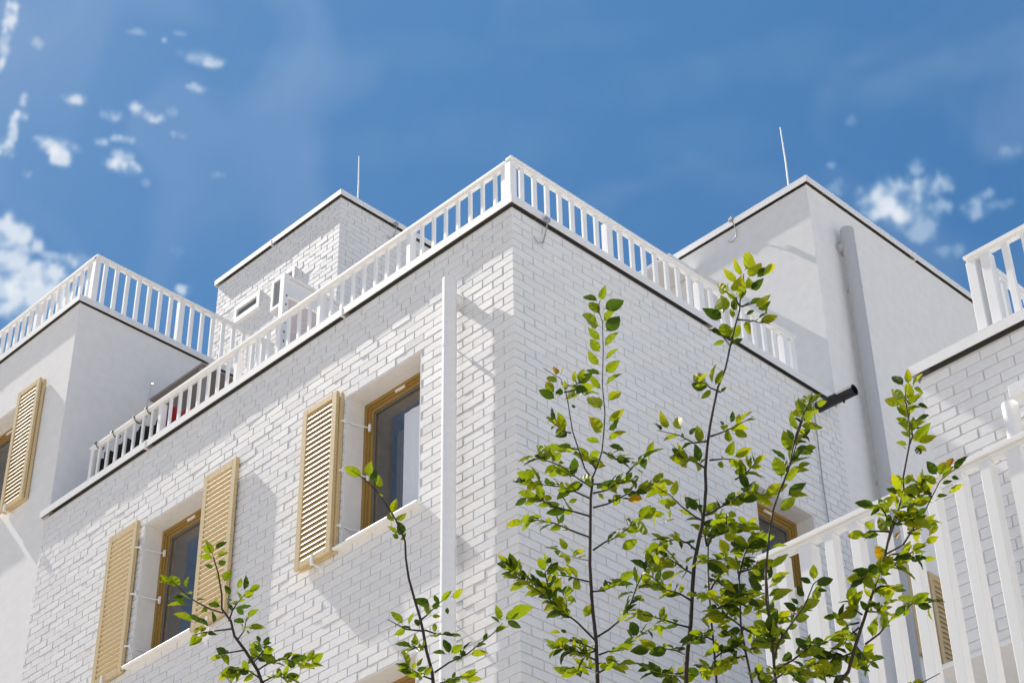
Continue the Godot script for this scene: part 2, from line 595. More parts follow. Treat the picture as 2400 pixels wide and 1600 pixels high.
# a louvred shutter leaf; slope +1 shows the under sides of the slats, -1 the steep weather side
func leaf_panel(parent: Node3D, a: Callable, s0: float, s1: float, y0: float, y1: float, d_out: float, thick: float, slope: float, called := "shutter") -> Node3D:
	var sh := Node3D.new()
	sh.name = called
	parent.add_child(sh, true)
	var st := 0.062
	var left := MB.new()
	var right := MB.new()
	var top := MB.new()
	var bot := MB.new()
	for q in [[left, s0, s0 + st, y0, y1], [right, s1 - st, s1, y0, y1], [top, s0 + st, s1 - st, y1 - st, y1], [bot, s0 + st, s1 - st, y0, y0 + st]]:
		var p: Vector3 = a.call(q[1], q[3], -d_out)
		var e: Vector3 = a.call(q[2], q[4], -d_out + thick)
		q[0].box(Vector3(min(p.x, e.x), min(p.y, e.y), min(p.z, e.z)), Vector3(max(p.x, e.x), max(p.y, e.y), max(p.z, e.z)), 0.003)
	part("stile", left, M.tan, sh)
	part("stile", right, M.tan, sh)
	part("cross_rail", top, M.tan, sh)
	part("cross_rail", bot, M.tan, sh)
	var cnt := int(round((y1 - y0 - 2.0 * st) / 0.0527))
	var c0: Vector3 = a.call((s0 + s1) * 0.5, 0.0, -d_out + thick * 0.5)
	var out: Vector3 = (a.call(0, 0, -1) - a.call(0, 0, 0)).normalized()
	var along: Vector3 = (a.call(1, 0, 0) - a.call(0, 0, 0)).normalized()
	var h0 := y0 + st
	var h1 := y1 - st
	var key := "slat%.2f_%.3f_%s" % [slope, s1 - s0, str(along)]
	if not brick_cache.has(key):
		var mb := MB.new()
		var tilt := deg_to_rad(62.0 if slope > 0.0 else 69.0)
		var wide := (out * cos(tilt) + Vector3.UP * sin(tilt) * slope).normalized()
		var nrm := along.cross(wide).normalized()
		mb.obox(Vector3.ZERO, along * ((s1 - s0) * 0.5 - st + 0.003), wide * (0.031 if slope > 0.0 else 0.035), nrm * 0.0045, 0.0015)
		brick_cache[key] = mb.mesh(M.tan)
	for k in cnt:
		var y := lerpf(h0, h1, (k + 0.5) / cnt)
		piece("slat", brick_cache[key], Transform3D(Basis.IDENTITY, Vector3(c0.x, y, c0.z)), sh)
	return sh

func hinge_arm(parent: Node3D, a: Callable, s_leaf: float, s_frame: float, y: float, d_leaf: float) -> void:
	var mb := MB.new()
	var p0: Vector3 = a.call(s_leaf, y + 0.01, -d_leaf)
	var p1: Vector3 = a.call(lerpf(s_leaf, s_frame, 0.35), y, -0.01)
	var p2: Vector3 = a.call(lerpf(s_leaf, s_frame, 0.55), y - 0.02, 0.06)
	var p3: Vector3 = a.call(s_frame, y - 0.03, 0.19)
	mb.tube([p0, p1], [0.011, 0.011], 6)
	mb.tube([p1, p2, p3], [0.006, 0.006, 0.006], 6)
	mb.obox(p1, Vector3(0.012, 0, 0), Vector3(0, 0.022, 0), Vector3(0, 0, 0.012), 0.003)
	mb.obox(p3, Vector3(0.012, 0, 0), Vector3(0, 0.036, 0), Vector3(0, 0, 0.010), 0.003)
	part("hinge_arm", mb, M.hardware, parent)

func shutter_catch(parent: Node3D, a: Callable, s: float, y: float, d: float) -> void:
	var mb := MB.new()
	var w: Vector3 = a.call(s + 0.02, y - 0.06, 0.0)
	var o: Vector3 = a.call(s, y - 0.035, -d - 0.015)
	mb.tube([w, o], [0.008, 0.008], 6)
	mb.obox(o + Vector3(0, 0.035, 0), Vector3(0.014, 0, 0), Vector3(0, 0.05, 0), Vector3(0, 0, 0.008), 0.003)
	mb.obox(w, Vector3(0.03, 0, 0), Vector3(0, 0.03, 0), Vector3(0, 0, 0.006), 0.002)
	part("shutter_catch", mb, M.hardware, parent)

# ------------------------------------------------------------------ railings
# run: ["z", x0, x1, z] or ["x", z0, z1, x]; bars every 0.15 m, a post at each end and every eighth bar
func railing(label: String, runs: Array, y0: float, y1: float, wide := 0.05, deep := 0.034, paint: Material = null) -> Node3D:
	if paint == null:
		paint = M.rail
	var first: Array = runs[0]
	var at := Vector3(first[1], y0, first[3]) if first[0] == "z" else Vector3(first[3], y0, first[1])
	var root := thing("roof_railing", label, "railing", at, "white bar railings of the terraces")
	for r in runs:
		var wide_r: float = r[4] if r.size() > 4 else wide
		var along := Vector3.RIGHT if r[0] == "z" else Vector3.BACK
		var side := Vector3.BACK if r[0] == "z" else Vector3.RIGHT
		var p0: Vector3 = Vector3(r[1], 0, r[3]) if r[0] == "z" else Vector3(r[3], 0, r[1])
		var l: float = r[2] - r[1]
		var tr := MB.new()
		tr.obox(p0 + along * l * 0.5 + Vector3(0, y1 - 0.013, 0), along * l * 0.5, Vector3(0, 0.013, 0), side * 0.038, 0.003)
		tr.obox(p0 + along * l * 0.5 + Vector3(0, y1 - 0.040, 0), along * (l * 0.5 - 0.01), Vector3(0, 0.0135, 0), side * 0.020, 0.002)
		part("top_rail", tr, paint, root)
		var br := MB.new()
		br.obox(p0 + along * l * 0.5 + Vector3(0, y0 + 0.05, 0), along * (l * 0.5 - 0.01), Vector3(0, 0.015, 0), side * 0.012, 0.002)
		part("bottom_rail", br, paint, root)
		var bm := MB.new()
		bm.obox(Vector3.ZERO, along * wide_r * 0.5, Vector3(0, (y1 - y0 - 0.054) * 0.5, 0), side * deep * 0.5, 0.003)
		var bar := bm.mesh(paint)
		var pm := MB.new()
		pm.obox(Vector3.ZERO, along * wide_r * 0.75, Vector3(0, (y1 - y0 - 0.054) * 0.5, 0), side * 0.036, 0.004)
		var post := pm.mesh(paint)
		var n := int(round(l / 0.156))
		for k in n + 1:
			var q: Vector3 = p0 + along * clampf(l * k / n, 0.04, l - 0.04) + Vector3(0, (y0 + y1 - 0.054) * 0.5, 0)
			if k == 0 or k == n or (n - k) % 8 == 0:
				piece("post", post, Transform3D(Basis.IDENTITY, q - side * 0.012), root)
			else:
				piece("baluster", bar, Transform3D(Basis.IDENTITY, q), root)
	return root

# ------------------------------------------------------------------ pipes and wires
func downpipe(parent: Node3D, base: Vector3, top: float, rad: float, to_wall: Vector3, m: Material, clamps: Array, stub_y: float) -> void:
	var dp := Node3D.new()
	dp.name = "downpipe"
	parent.add_child(dp, true)
	var mb := MB.new()
	mb.tube([base, Vector3(base.x, top - 0.01, base.z), Vector3(base.x, top, base.z)], [rad, rad, rad * 0.9], 20)
	part("pipe", mb, m, dp)
	var sb := MB.new()
	var s0 := Vector3(base.x, stub_y, base.z)
	sb.tube([s0, s0 + to_wall], [rad * 0.92, rad * 0.92], 20)
	sb.tube([s0 + to_wall * 0.86, s0 + to_wall * 0.995], [rad * 1.12, rad * 1.12], 20)
	part("inlet_stub", sb, m, dp)
	for y in clamps:
		var cb := MB.new()
		var c := Vector3(base.x, y, base.z)
		cb.tube([c - Vector3(0, 0.012, 0), c + Vector3(0, 0.012, 0)], [rad + 0.003, rad + 0.003], 20)
		cb.tube([c + to_wall * 0.3, c + to_wall * 1.02], [0.006, 0.006], 6)
		cb.obox(c + to_wall.normalized() * (rad + 0.012), Vector3(0.010, 0, 0), Vector3(0, 0.016, 0), Vector3(0, 0, 0.010), 0.002)
		part("clamp", cb, m, dp)

func wire_hook(parent: Node3D, o: Vector3, out: Vector3, along: Vector3) -> void:
	var mb := MB.new()
	var p := [o + Vector3(0, 0.09, 0) + out * 0.07, o + Vector3(0, 0.02, 0) + out * 0.07 + along * 0.01, o + Vector3(0, -0.08, 0) + out * 0.03 + along * 0.02, o + Vector3(0, -0.17, 0) + out * 0.022, o + Vector3(0, -0.20, 0) + out * 0.022 - along * 0.06, o + Vector3(0, -0.165, 0) + out * 0.022 - along * 0.11]
	mb.tube(p, [0.006, 0.006, 0.006, 0.006, 0.006, 0.006], 7)
	mb.obox(o + out * 0.075 + Vector3(0, 0.045, 0), along * 0.028, Vector3(0, 0.022, 0), out * 0.018, 0.004)
	part("wire_hook", mb, M.steel, parent)

# ------------------------------------------------------------------ trees
var leaf_meshes := []

func leaf_mesh(kind: int, variant: int) -> ArrayMesh:
	# local: base at the origin, +y to the tip (length 1), +z the upper side
	var base: Color = [Color(0.180, 0.235, 0.009), Color(0.044, 0.080, 0.008), Color(0.250, 0.300, 0.010), Color(0.360, 0.230, 0.014)][kind]  # the darkest green paints in the shade of covered leaves
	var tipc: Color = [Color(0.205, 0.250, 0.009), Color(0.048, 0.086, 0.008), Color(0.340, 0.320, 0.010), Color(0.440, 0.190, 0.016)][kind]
	var jit: float = [1.0, 0.86, 1.13, 0.95][variant]
	var mb := MB.new()
	var n := 7
	var droop: float = [0.10, 0.22, -0.06, 0.16][variant]
	var fold: float = [0.30, 0.45, 0.18, 0.36][variant]
	var fat: float = [0.25, 0.225, 0.27, 0.235][variant]
	var rows: Array = []
	for k in n + 1:
		var t := k / float(n)
		var w: float = fat * pow(sin(PI * pow(t, 0.88)), 0.8) * (1.04 - 0.14 * t) if k < n else 0.0
		if k == 0:
			w = 0.012
		var y: float = 0.09 + t * 0.91
		var z := -droop * t * t
		var ruffle := 0.018 if k % 2 == 0 else -0.014
		var twist: float = [0.0, 0.5, -0.4, 0.25][variant] * t
		rows.append([Vector3(-w, y - w * 0.10, z + w * (fold + twist) + ruffle), Vector3(0, y, z), Vector3(w, y - w * 0.10, z + w * (fold - twist) + ruffle)])
	for k in n:
		var t := (k + 0.5) / n
		var cc := base.lerp(tipc, smoothstep(0.35, 1.0, t)) * jit
		mb.tint = Color(cc.r, cc.g, cc.b)
		for s in 2:
			mb.quad(rows[k][s], rows[k][s + 1], rows[k + 1][s + 1], rows[k + 1][s], Vector3(0, 0, 1))
	mb.tint = base.lerp(Color(0.2, 0.12, 0.03), 0.35)
	mb.quad(Vector3(-0.012, 0, 0), Vector3(0.012, 0, 0), Vector3(0.012, 0.1, 0), Vector3(-0.012, 0.1, 0), Vector3(0, 0, 1))
	mb.quad(Vector3(0, 0, -0.012), Vector3(0, 0, 0.012), Vector3(0, 0.1, 0.012), Vector3(0, 0.1, -0.012), Vector3(1, 0, 0))
	return mb.mesh(M.leaf)

const STREET_SIDE := Vector3(0.52, -0.62, 0.58)

# open: a leaf that the photograph shows with its face turned to the street
func leaf_frame(b: Vector3, tip: Vector3, open := false) -> Transform3D:
	var d := tip - b
	var l := d.length()
	var y := d / l
	var up := Vector3(rng.randf_range(-0.9, 0.9), 0.55, rng.randf_range(-0.9, 0.9))
	var z := (up - y * up.dot(y)).normalized()
	if open:
		for k in 8:
			if absf(z.dot(STREET_SIDE)) > 0.5:
				break
			up = Vector3(rng.randf_range(-1.0, 1.0), rng.randf_range(0.1, 0.9), rng.randf_range(-1.0, 1.0))
			z = (up - y * up.dot(y)).normalized()
	var x := y.cross(z)
	return Transform3D(Basis(x * l * rng.randf_range(0.85, 1.1), y * l, z * l), b)

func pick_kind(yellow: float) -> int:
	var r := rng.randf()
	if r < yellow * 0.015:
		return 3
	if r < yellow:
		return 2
	return 1 if r > 0.70 else 0  # dark kind stands in for leaves in shade

func grow(data: Dictionary, label: String, yellow: float) -> void:
	var stems: Array = data.stems
	var s0: Array = stems[0]
	var low := Vector3(s0[2], s0[3], s0[4])
	var foot := Vector3(low.x + rng.randf_range(-0.12, 0.12), 0.02, low.z + rng.randf_range(-0.12, 0.12))
	var root := thing("young_tree", label, "tree", foot, "young trees in front of the houses")
	# trunk from the ground to where the first stem comes into view, then the stems
	var tb := MB.new()
	var r_low: float = s0[0] * 0.72
	var pts := []
	var rad := []
	for k in 9:
		var t := k / 8.0
		pts.append(foot.lerp(low, t) + Vector3(sin(t * 5.0) * 0.03, 0, cos(t * 4.0) * 0.03) * (1.0 - t) * t * 4.0)
		rad.append(lerpf(0.035, r_low, t))
	tb.tube(pts, rad, 9)
	part("trunk", tb, M.bark, root)
	for s in stems:
		var sp := []
		var sr := []
		var m: int = (s.size() - 2) / 3
		for k in m:
			sp.append(Vector3(s[2 + k * 3], s[3 + k * 3], s[4 + k * 3]) + Vector3(rng.randfn(0, 0.0035), 0, rng.randfn(0, 0.0035)))
			sr.append(lerpf(s[0] * 0.7, s[1] * 0.9, k / float(m - 1)))
		if s != s0 and sp[0].y < low.y + 0.1:
			# a further leader: run it down into the trunk
			sp.push_front(foot.lerp(low, 0.75))
			sr.push_front(s[0] * 1.2)
		var mb := MB.new()
		mb.tube(sp, sr, 8)
		part("stem", mb, M.bark, root)
	var leaves := []
	for tw in data.twigs:
		var m: int = (tw.size() - 1) / 3
		var tp := []
		var tr := []
		for k in m:
			tp.append(Vector3(tw[1 + k * 3], tw[2 + k * 3], tw[3 + k * 3]) + (Vector3(rng.randfn(0, 0.004), rng.randfn(0, 0.004), rng.randfn(0, 0.004)) if k > 0 else Vector3.ZERO))
			tr.append(lerpf(0.0042, 0.0013, k / float(m - 1)))
		var mb := MB.new()
		mb.tube(tp, tr, 6)
		part("twig", mb, M.bark, root)
		var cnt: int = int(ceil(tw[0] * 1.75))
		for k in cnt:
			var t := lerpf(0.22, 1.0, (k + rng.randf_range(0.2, 0.8)) / cnt)
			var f := t * (m - 1)
			var j := mini(int(f), m - 2)
			var b: Vector3 = tp[j].lerp(tp[j + 1], f - j)
			var dir: Vector3 = (tp[j + 1] - tp[j]).normalized()
			var side := dir.cross(Vector3(rng.randf_range(-0.6, 0.6), 1.0, rng.randf_range(-0.6, 0.6))).normalized() * (1.0 if k % 2 == 0 else -1.0)
			var d := (dir * rng.randf_range(0.3, 0.9) + side * rng.randf_range(0.5, 1.0) + Vector3(0, rng.randf_range(-0.35, 0.45), 0)).normalized()
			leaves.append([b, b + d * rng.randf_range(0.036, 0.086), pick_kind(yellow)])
	var ex: Array = data.leaves
	for k in range(0, ex.size(), 7):
		var eb := Vector3(ex[k], ex[k + 1], ex[k + 2])
		var et := Vector3(ex[k + 3], ex[k + 4], ex[k + 5])
		leaves.append([eb, eb + (et - eb) * (1.1 if et.distance_to(eb) < 0.08 else 0.95), int(ex[k + 6]), true])
	leaves.sort_custom(func(p, q): return p[0].distance_to(p[1]) > q[0].distance_to(q[1]))
	var rest := MB.new()
	for k in leaves.size():
		var lf: Array = leaves[k]
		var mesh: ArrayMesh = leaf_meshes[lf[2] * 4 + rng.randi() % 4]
		if k < 300:
			piece("leaf", mesh, leaf_frame(lf[0], lf[1], lf.size() > 3), root)
		else:
			join_leaf(rest, mesh, leaf_frame(lf[0], lf[1]))
	# the crown goes on below: twigs and leaves down the trunk
	var tw2 := MB.new()
	for k in 46:
		var t := rng.randf_range(0.36, 0.97)
		var f := t * 8.0
		var j := mini(int(f), 7)
		var b: Vector3 = pts[j].lerp(pts[j + 1], f - j)
		var az := rng.randf() * TAU
		var d := Vector3(cos(az), rng.randf_range(0.2, 0.7), sin(az)).normalized()
		var l := rng.randf_range(0.22, 0.5)
		tw2.tube([b, b + d * l * 0.5 + Vector3(0, 0.02, 0), b + d * l], [0.005, 0.003, 0.0015], 6)
		for q in 9:
			var o := b + d * l * rng.randf_range(0.25, 1.0)
			var dd := (d + Vector3(rng.randf_range(-1, 1), rng.randf_range(-0.6, 0.6), rng.randf_range(-1, 1))).normalized()
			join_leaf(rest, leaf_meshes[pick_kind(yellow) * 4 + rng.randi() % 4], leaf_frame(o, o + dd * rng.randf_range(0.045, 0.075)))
	part("low_twigs", tw2, M.bark, root).set_meta("kind", "stuff")
	part("foliage", rest, M.leaf, root).set_meta("kind", "stuff")

func join_leaf(mb: MB, mesh: ArrayMesh, t: Transform3D) -> void:
	var a := mesh.surface_get_arrays(0)
	var s := mb.v.size()
	var nb := t.basis.inverse().transposed()
	for p in a[Mesh.ARRAY_VERTEX]:
		mb.v.append(t * p)
	for p in a[Mesh.ARRAY_NORMAL]:
		mb.n.append((nb * p).normalized())
	mb.c.append_array(a[Mesh.ARRAY_COLOR])
	for q in a[Mesh.ARRAY_INDEX]:
		mb.i.append(q + s)

func _ready() -> void:
	# ---------------- camera
	var cam := Camera3D.new()
	cam.name = "camera"
	add_child(cam)
	cam.position = Vector3(8.6286, 1.5787, 8.6444)
	cam.rotation_degrees = Vector3(35.765, 45.0388, -1.056)
	cam.fov = 20.364
	cam.near = 0.1
	cam.far = 2000.0
	cam.current = true
	# ---------------- sky, exposure, sun
	var env := Environment.new()
	env.background_mode = Environment.BG_SKY
	var sky := Sky.new()
	var pano := PanoramaSkyMaterial.new()
	pano.panorama = ImageTexture.create_from_image(make_sky(-SUN_TRAVEL.normalized()))
	pano.energy_multiplier = 0.342
	sky.sky_material = pano
	env.sky = sky
	env.tonemap_mode = Environment.TONE_MAPPER_LINEAR
	env.tonemap_exposure = 2.95
	env.sdfgi_enabled = true
	env.ssao_enabled = true
	env.ssil_enabled = true
	var we := WorldEnvironment.new()
	we.name = "daylight"
	we.environment = env
	add_child(we)
	var sun := DirectionalLight3D.new()
	sun.name = "sun"
	add_child(sun)
	sun.look_at_from_position(Vector3.ZERO, SUN_TRAVEL, Vector3.UP)
	sun.light_energy = 0.88
	sun.light_color = Color(1.0, 0.975, 0.935)
	sun.light_angular_distance = 0.5
	sun.shadow_enabled = true
	make_materials()
	M.brick_paint.uv1_world_triplanar = true
	rng.seed = 2024

	# ---------------- the street
	var g := MB.new()
	g.quad(Vector3(-300, 0, -300), Vector3(300, 0, -300), Vector3(300, 0, 300), Vector3(-300, 0, 300), Vector3.UP)
	structure("ground", g, M.paving)
	var bed := MB.new()
	bed.box(Vector3(1.6, 0.004, 2.2), Vector3(6.0, 0.02, 5.6), 0.0)
	structure("planting_bed", bed, M.soil)

	build_brick_house()
	build_left_house()
	build_tower()
	build_right_house()
	build_near_house()
	build_opposite_house()
	build_railings()
	build_roof_things()

	# ---------------- trees
	for kind in 4:
		for variant in 4:
			leaf_meshes.append(leaf_mesh(kind, variant))
	var names := [
		"young tree with a leafy tip before the pair of open golden shutters",
		"slender young tree leaning over the window beside the white downpipe",
		"young tree with a long upright shoot of paired leaves before the house corner",
		"tallest young tree, its yellow-green tip reaching the roof railing",
		"young tree with dark green toothed leaves below the black roof spout",
		"young tree with yellowing leaves before the near terrace railing"]
	var yel := [0.10, 0.14, 0.22, 0.36, 0.16, 0.40]
	for k in TREES.size():
		grow(TREES[k], names[k], yel[k])

# ------------------------------------------------------------------ the main brick house
func build_brick_house() -> void:
	var house := thing("brick_house", "white painted brick house with a sharp corner, golden shutters and a roof terrace", "house", Vector3(0, 0, 0))
	var zf := fz(0.0)
	var xf := fx(0.0)
	# openings in wall coordinates (s = x on the sunlit side, z on the shaded side)
	var win := [[-2.08, -1.11, 9.355, 10.875], [-5.06, -4.10, 9.355, 10.875], [-2.08, -1.11, 6.555, 8.075]]
	var win_r := [[-3.80, -2.95, 9.355, 10.315]]
	var wall := MB.new()
	pierced(wall, zf, -7.02, -0.009, 0.0, 11.772, 0.0075, 0.26, win)
	pierced(wall, xf, -4.41, -0.26, 0.0, 11.772, 0.0075, 0.26, win_r)
	var w := part("brick_wall", wall, M.mortar, house)
	# bricks
	var list := []
	var hl := []
	for q in win:
		hl.append([-q[1], -q[0], q[2], q[3]])
	var hr := []
	for q in win_r:
		hr.append([-q[1], -q[0], q[2], q[3]])
	var top := 11.755
	lay(Vector3.ZERO, Vector3.LEFT, Vector3.BACK, [0.24, 0.12], 7.02, top, 140, hl, list)
	lay(Vector3.ZERO, Vector3.FORWARD, Vector3.RIGHT, [0.12, 0.24], 4.42, top, 140, hr, list)
	var corner := []
	for r in 140:
		var l := 0.23 if r % 2 == 0 else 0.11
		var d := 0.11 if r % 2 == 0 else 0.23
		corner.append({"o": Vector3(-l * 0.5, top - (r + 0.5) * COURSE, -d * 0.5), "l": l, "w": d, "u": Vector3.LEFT, "n": Vector3.BACK})
	set_bricks(list, corner, w, Vector3(0.9, 7.6, 1.4), 7.9)
	var roof := MB.new()
	roof.box(Vector3(-6.94, 10.95, -4.39), Vector3(-0.27, 11.15, -0.27))
	part("roof", roof, M.paving, house)
	coping(house, 11.78, [["z", -7.05, 0.037, 0.0], ["x", -4.42, -0.345, 0.0]])
	wire_hook(house, Vector3(0, 11.72, -0.34), Vector3.RIGHT, Vector3.FORWARD)
	# windows
	window(house, zf, win[0][0], win[0][1], win[0][2], win[0][3], true, true)
	window(house, zf, win[1][0], win[1][1], win[1][2], win[1][3], true)
	window(house, zf, win[2][0], win[2][1], win[2][2], win[2][3], true)
	window(house, xf, win_r[0][0], win_r[0][1], win_r[0][2], win_r[0][3], true)
	# shutters: a folded pair by the corner window, two open leaves at the other
	var s := leaf_panel(house, zf, -2.585, -2.12, 9.33, 10.93, 0.078, 0.034, -1.0)
	for y in [10.62, 10.12, 9.58]:
		hinge_arm(s, zf, -2.12, -1.98, y, 0.03)
	shutter_catch(s, zf, -2.33, 9.33, 0.08)
	leaf_panel(house, zf, -2.565, -2.10, 9.33, 10.92, 0.040, 0.034, -1.0)
	s = leaf_panel(house, zf, -5.60, -5.12, 9.33, 10.93, 0.052, 0.036, 1.0)
	for y in [10.62, 10.12, 9.58]:
		hinge_arm(s, zf, -5.12, -4.97, y, 0.04)
	shutter_catch(s, zf, -5.40, 9.33, 0.054)
	s = leaf_panel(house, zf, -4.06, -3.57, 9.33, 10.93, 0.054, 0.036, 1.0)
	shutter_catch(s, zf, -3.80, 9.33, 0.054)
	# downpipe near the corner and the conductor wire on the shaded side
	downpipe(house, Vector3(-0.655, 0.0, 0.098), 11.32, 0.061, Vector3(0.0, 0, -0.098), M.pipe_white, [10.62, 8.12, 5.6, 3.1], 11.13)
	var wb := MB.new()
	var wp := []
	var wr := []
	for k in 12:
		wp.append(Vector3(0.02 + 0.004 * sin(k * 2.1), 11.75 - k * 0.5, -3.98 + 0.006 * sin(k * 1.3)))
		wr.append(0.006)
	wb.tube(wp, wr, 6)
	part("conductor_wire", wb, M.steel, house)

# ------------------------------------------------------------------ plaster house on the far left
func build_left_house() -> void:
	var house := thing("plaster_house", "smooth white plaster house with a folded golden shutter and railed flat roof", "house", Vector3(-6.95, 0, 0))
	var zf := fz(-0.012)
	var win := [[-8.97, -8.0, 12.185, 13.705]]
	var wall := MB.new()
	pierced(wall, zf, -13.0, -7.21, 0.0, 14.577, 0.0, 0.26, win)
	wall.box(Vector3(-7.21, 0, -3.05), Vector3(-6.95, 14.577, -0.012))
	wall.box(Vector3(-13.0, 0, -3.05), Vector3(-7.215, 14.577, -2.85))
	wall.box(Vector3(-13.2, 0, -3.05), Vector3(-13.0, 14.577, -0.012))
	part("wall", wall, M.plaster, house)
	var roof := MB.new()
	roof.box(Vector3(-12.99, 14.0, -2.84), Vector3(-7.23, 14.2, -0.29))
	part("roof", roof, M.paving, house)
	coping(house, 14.585, [["z", -13.2, -6.913, -0.012], ["x", -3.05, -0.357, -6.95]])
	window(house, zf, win[0][0], win[0][1], win[0][2], win[0][3], true)
	var s := leaf_panel(house, zf, -7.90, -7.45, 12.2, 13.77, 0.080, 0.034, -1.0)
	shutter_catch(s, zf, -7.75, 12.2, 0.082)
	leaf_panel(house, zf, -7.88, -7.43, 12.2, 13.76, 0.042, 0.034, -1.0)

# ------------------------------------------------------------------ brick stair tower behind
func build_tower() -> void:
	var house := thing("stair_tower", "white brick stair tower rising behind the roof terrace", "tower", Vector3(-6.17, 0, -3.07))
	var wall := MB.new()
	wall.box(Vector3(-8.76, 0, -6.5), Vector3(-6.1775, 17.432, -3.0775))
	var w := part("brick_wall", wall, M.mortar, house)
	var list := []
	var top := 17.415
	var holes := [[0.90, 1.29, 16.33, 16.74], [1.63, 2.08, 16.57, 16.75]]
	lay(Vector3(-6.17, 0, -3.07), Vector3.LEFT, Vector3.BACK, [0.24, 0.12], 2.60, top, 68, holes, list)
	lay(Vector3(-6.17, 0, -3.07), Vector3.FORWARD, Vector3.RIGHT, [0.12, 0.24], 3.40, top, 68, [], list)
	var corner := []
	for r in 68:
		var l := 0.23 if r % 2 == 0 else 0.11
		var d := 0.11 if r % 2 == 0 else 0.23
		corner.append({"o": Vector3(-6.17 - l * 0.5, top - (r + 0.5) * COURSE, -3.07 - d * 0.5), "l": l, "w": d, "u": Vector3.LEFT, "n": Vector3.BACK})
	set_bricks(list, corner, w, Vector3(-6.9, 16.4, -3.0), 15.0)
	coping(house, 17.44, [["z", -8.81, -6.133, -3.07], ["x", -6.5, -3.415, -6.17]])
	wire_hook(house, Vector3(-6.17, 17.38, -3.95), Vector3.RIGHT, Vector3.FORWARD)
	# slot vent with a raised frame
	var v := MB.new()
	var f := fz(-3.07)
	pierced(v, f, -8.30, -7.75, 16.52, 16.80, -0.03, 0.01, [[-8.24, -7.81, 16.60, 16.72]])
	var vent := part("slot_vent", v, M.coping, house)
	var vd := MB.new()
	vd.box(Vector3(-8.25, 16.59, -3.079), Vector3(-7.80, 16.73, -3.072))
	part("vent_grating", vd, M.grille, vent)
	# small window behind a dark lattice
	var gw := MB.new()
	pierced(gw, f, -7.50, -7.03, 16.29, 16.78, -0.025, 0.01, [[-7.455, -7.075, 16.335, 16.735]])
	var lat := part("lattice_window", gw, M.coping, house)
	var gp := MB.new()
	gp.box(Vector3(-7.46, 16.33, -3.079), Vector3(-7.07, 16.74, -3.074))
	part("dark_panel", gp, M.grille, lat)
	var bars := MB.new()
	for k in 22:
		var y := 16.335 + 0.4 * (k + 0.5) / 22.0
		bars.obox(Vector3(-7.265, y, -3.069), Vector3(0.19, 0, 0), Vector3(0, 0.0035, 0), Vector3(0, 0, 0.003))
	for k in 20:
		var x := -7.455 + 0.38 * (k + 0.5) / 20.0
		bars.obox(Vector3(x, 16.535, -3.066), Vector3(0.0035, 0, 0), Vector3(0, 0.2, 0), Vector3(0, 0, 0.003))
	part("lattice", bars, M.pipe_grey, lat)

# ------------------------------------------------------------------ plaster house behind on the right
func build_right_house() -> void:
	var house := thing("plaster_house", "plain white plaster house with a grey round downpipe behind the corner brick house", "house", Vector3(0, 0, -4.42))
	var xf := fx(-0.012)
	var win := [[-6.35, -5.42, 9.355, 10.315]]
	var wall := MB.new()
	wall.box(Vector3(-6.16, 0, -4.68), Vector3(-0.272, 14.607, -4.42))
	pierced(wall, xf, -12.0, -4.42, 0.0, 14.607, 0.0, 0.26, win)
	wall.box(Vector3(-6.16, 0, -12.0), Vector3(-0.275, 14.607, -11.8))
	part("wall", wall, M.plaster, house)
	var roof := MB.new()
	roof.box(Vector3(-6.15, 14.0, -11.78), Vector3(-0.29, 14.2, -4.69))
	part("roof", roof, M.paving, house)
	coping(house, 14.615, [["z", -6.16, 0.025, -4.42], ["x", -12.0, -4.765, -0.012]])
	wire_hook(house, Vector3(-0.98, 14.62, -4.42), Vector3.BACK, Vector3.RIGHT)
	downpipe(house, Vector3(0.10, 0.0, -4.89), 14.19, 0.072, Vector3(-0.105, 0, 0), M.pipe_grey, [13.42, 11.10, 9.0, 7.0], 13.98)
	window(house, xf, win[0][0], win[0][1], win[0][2], win[0][3], true)
	leaf_panel(house, xf, -5.98, -5.50, 9.38, 10.36, 0.06, 0.045, -1.0)
	leaf_panel(house, xf, -5.26, -5.12, 9.38, 10.30, 0.06, 0.045, 1.0)
	# the roof slab of the set-back storey beside it
	var slab := MB.new()
	slab.box(Vector3(-6.1, 14.30, -4.415), Vector3(-1.58, 14.355, -3.98), 0.006)
	part("terrace_roof", slab, M.plaster, house)

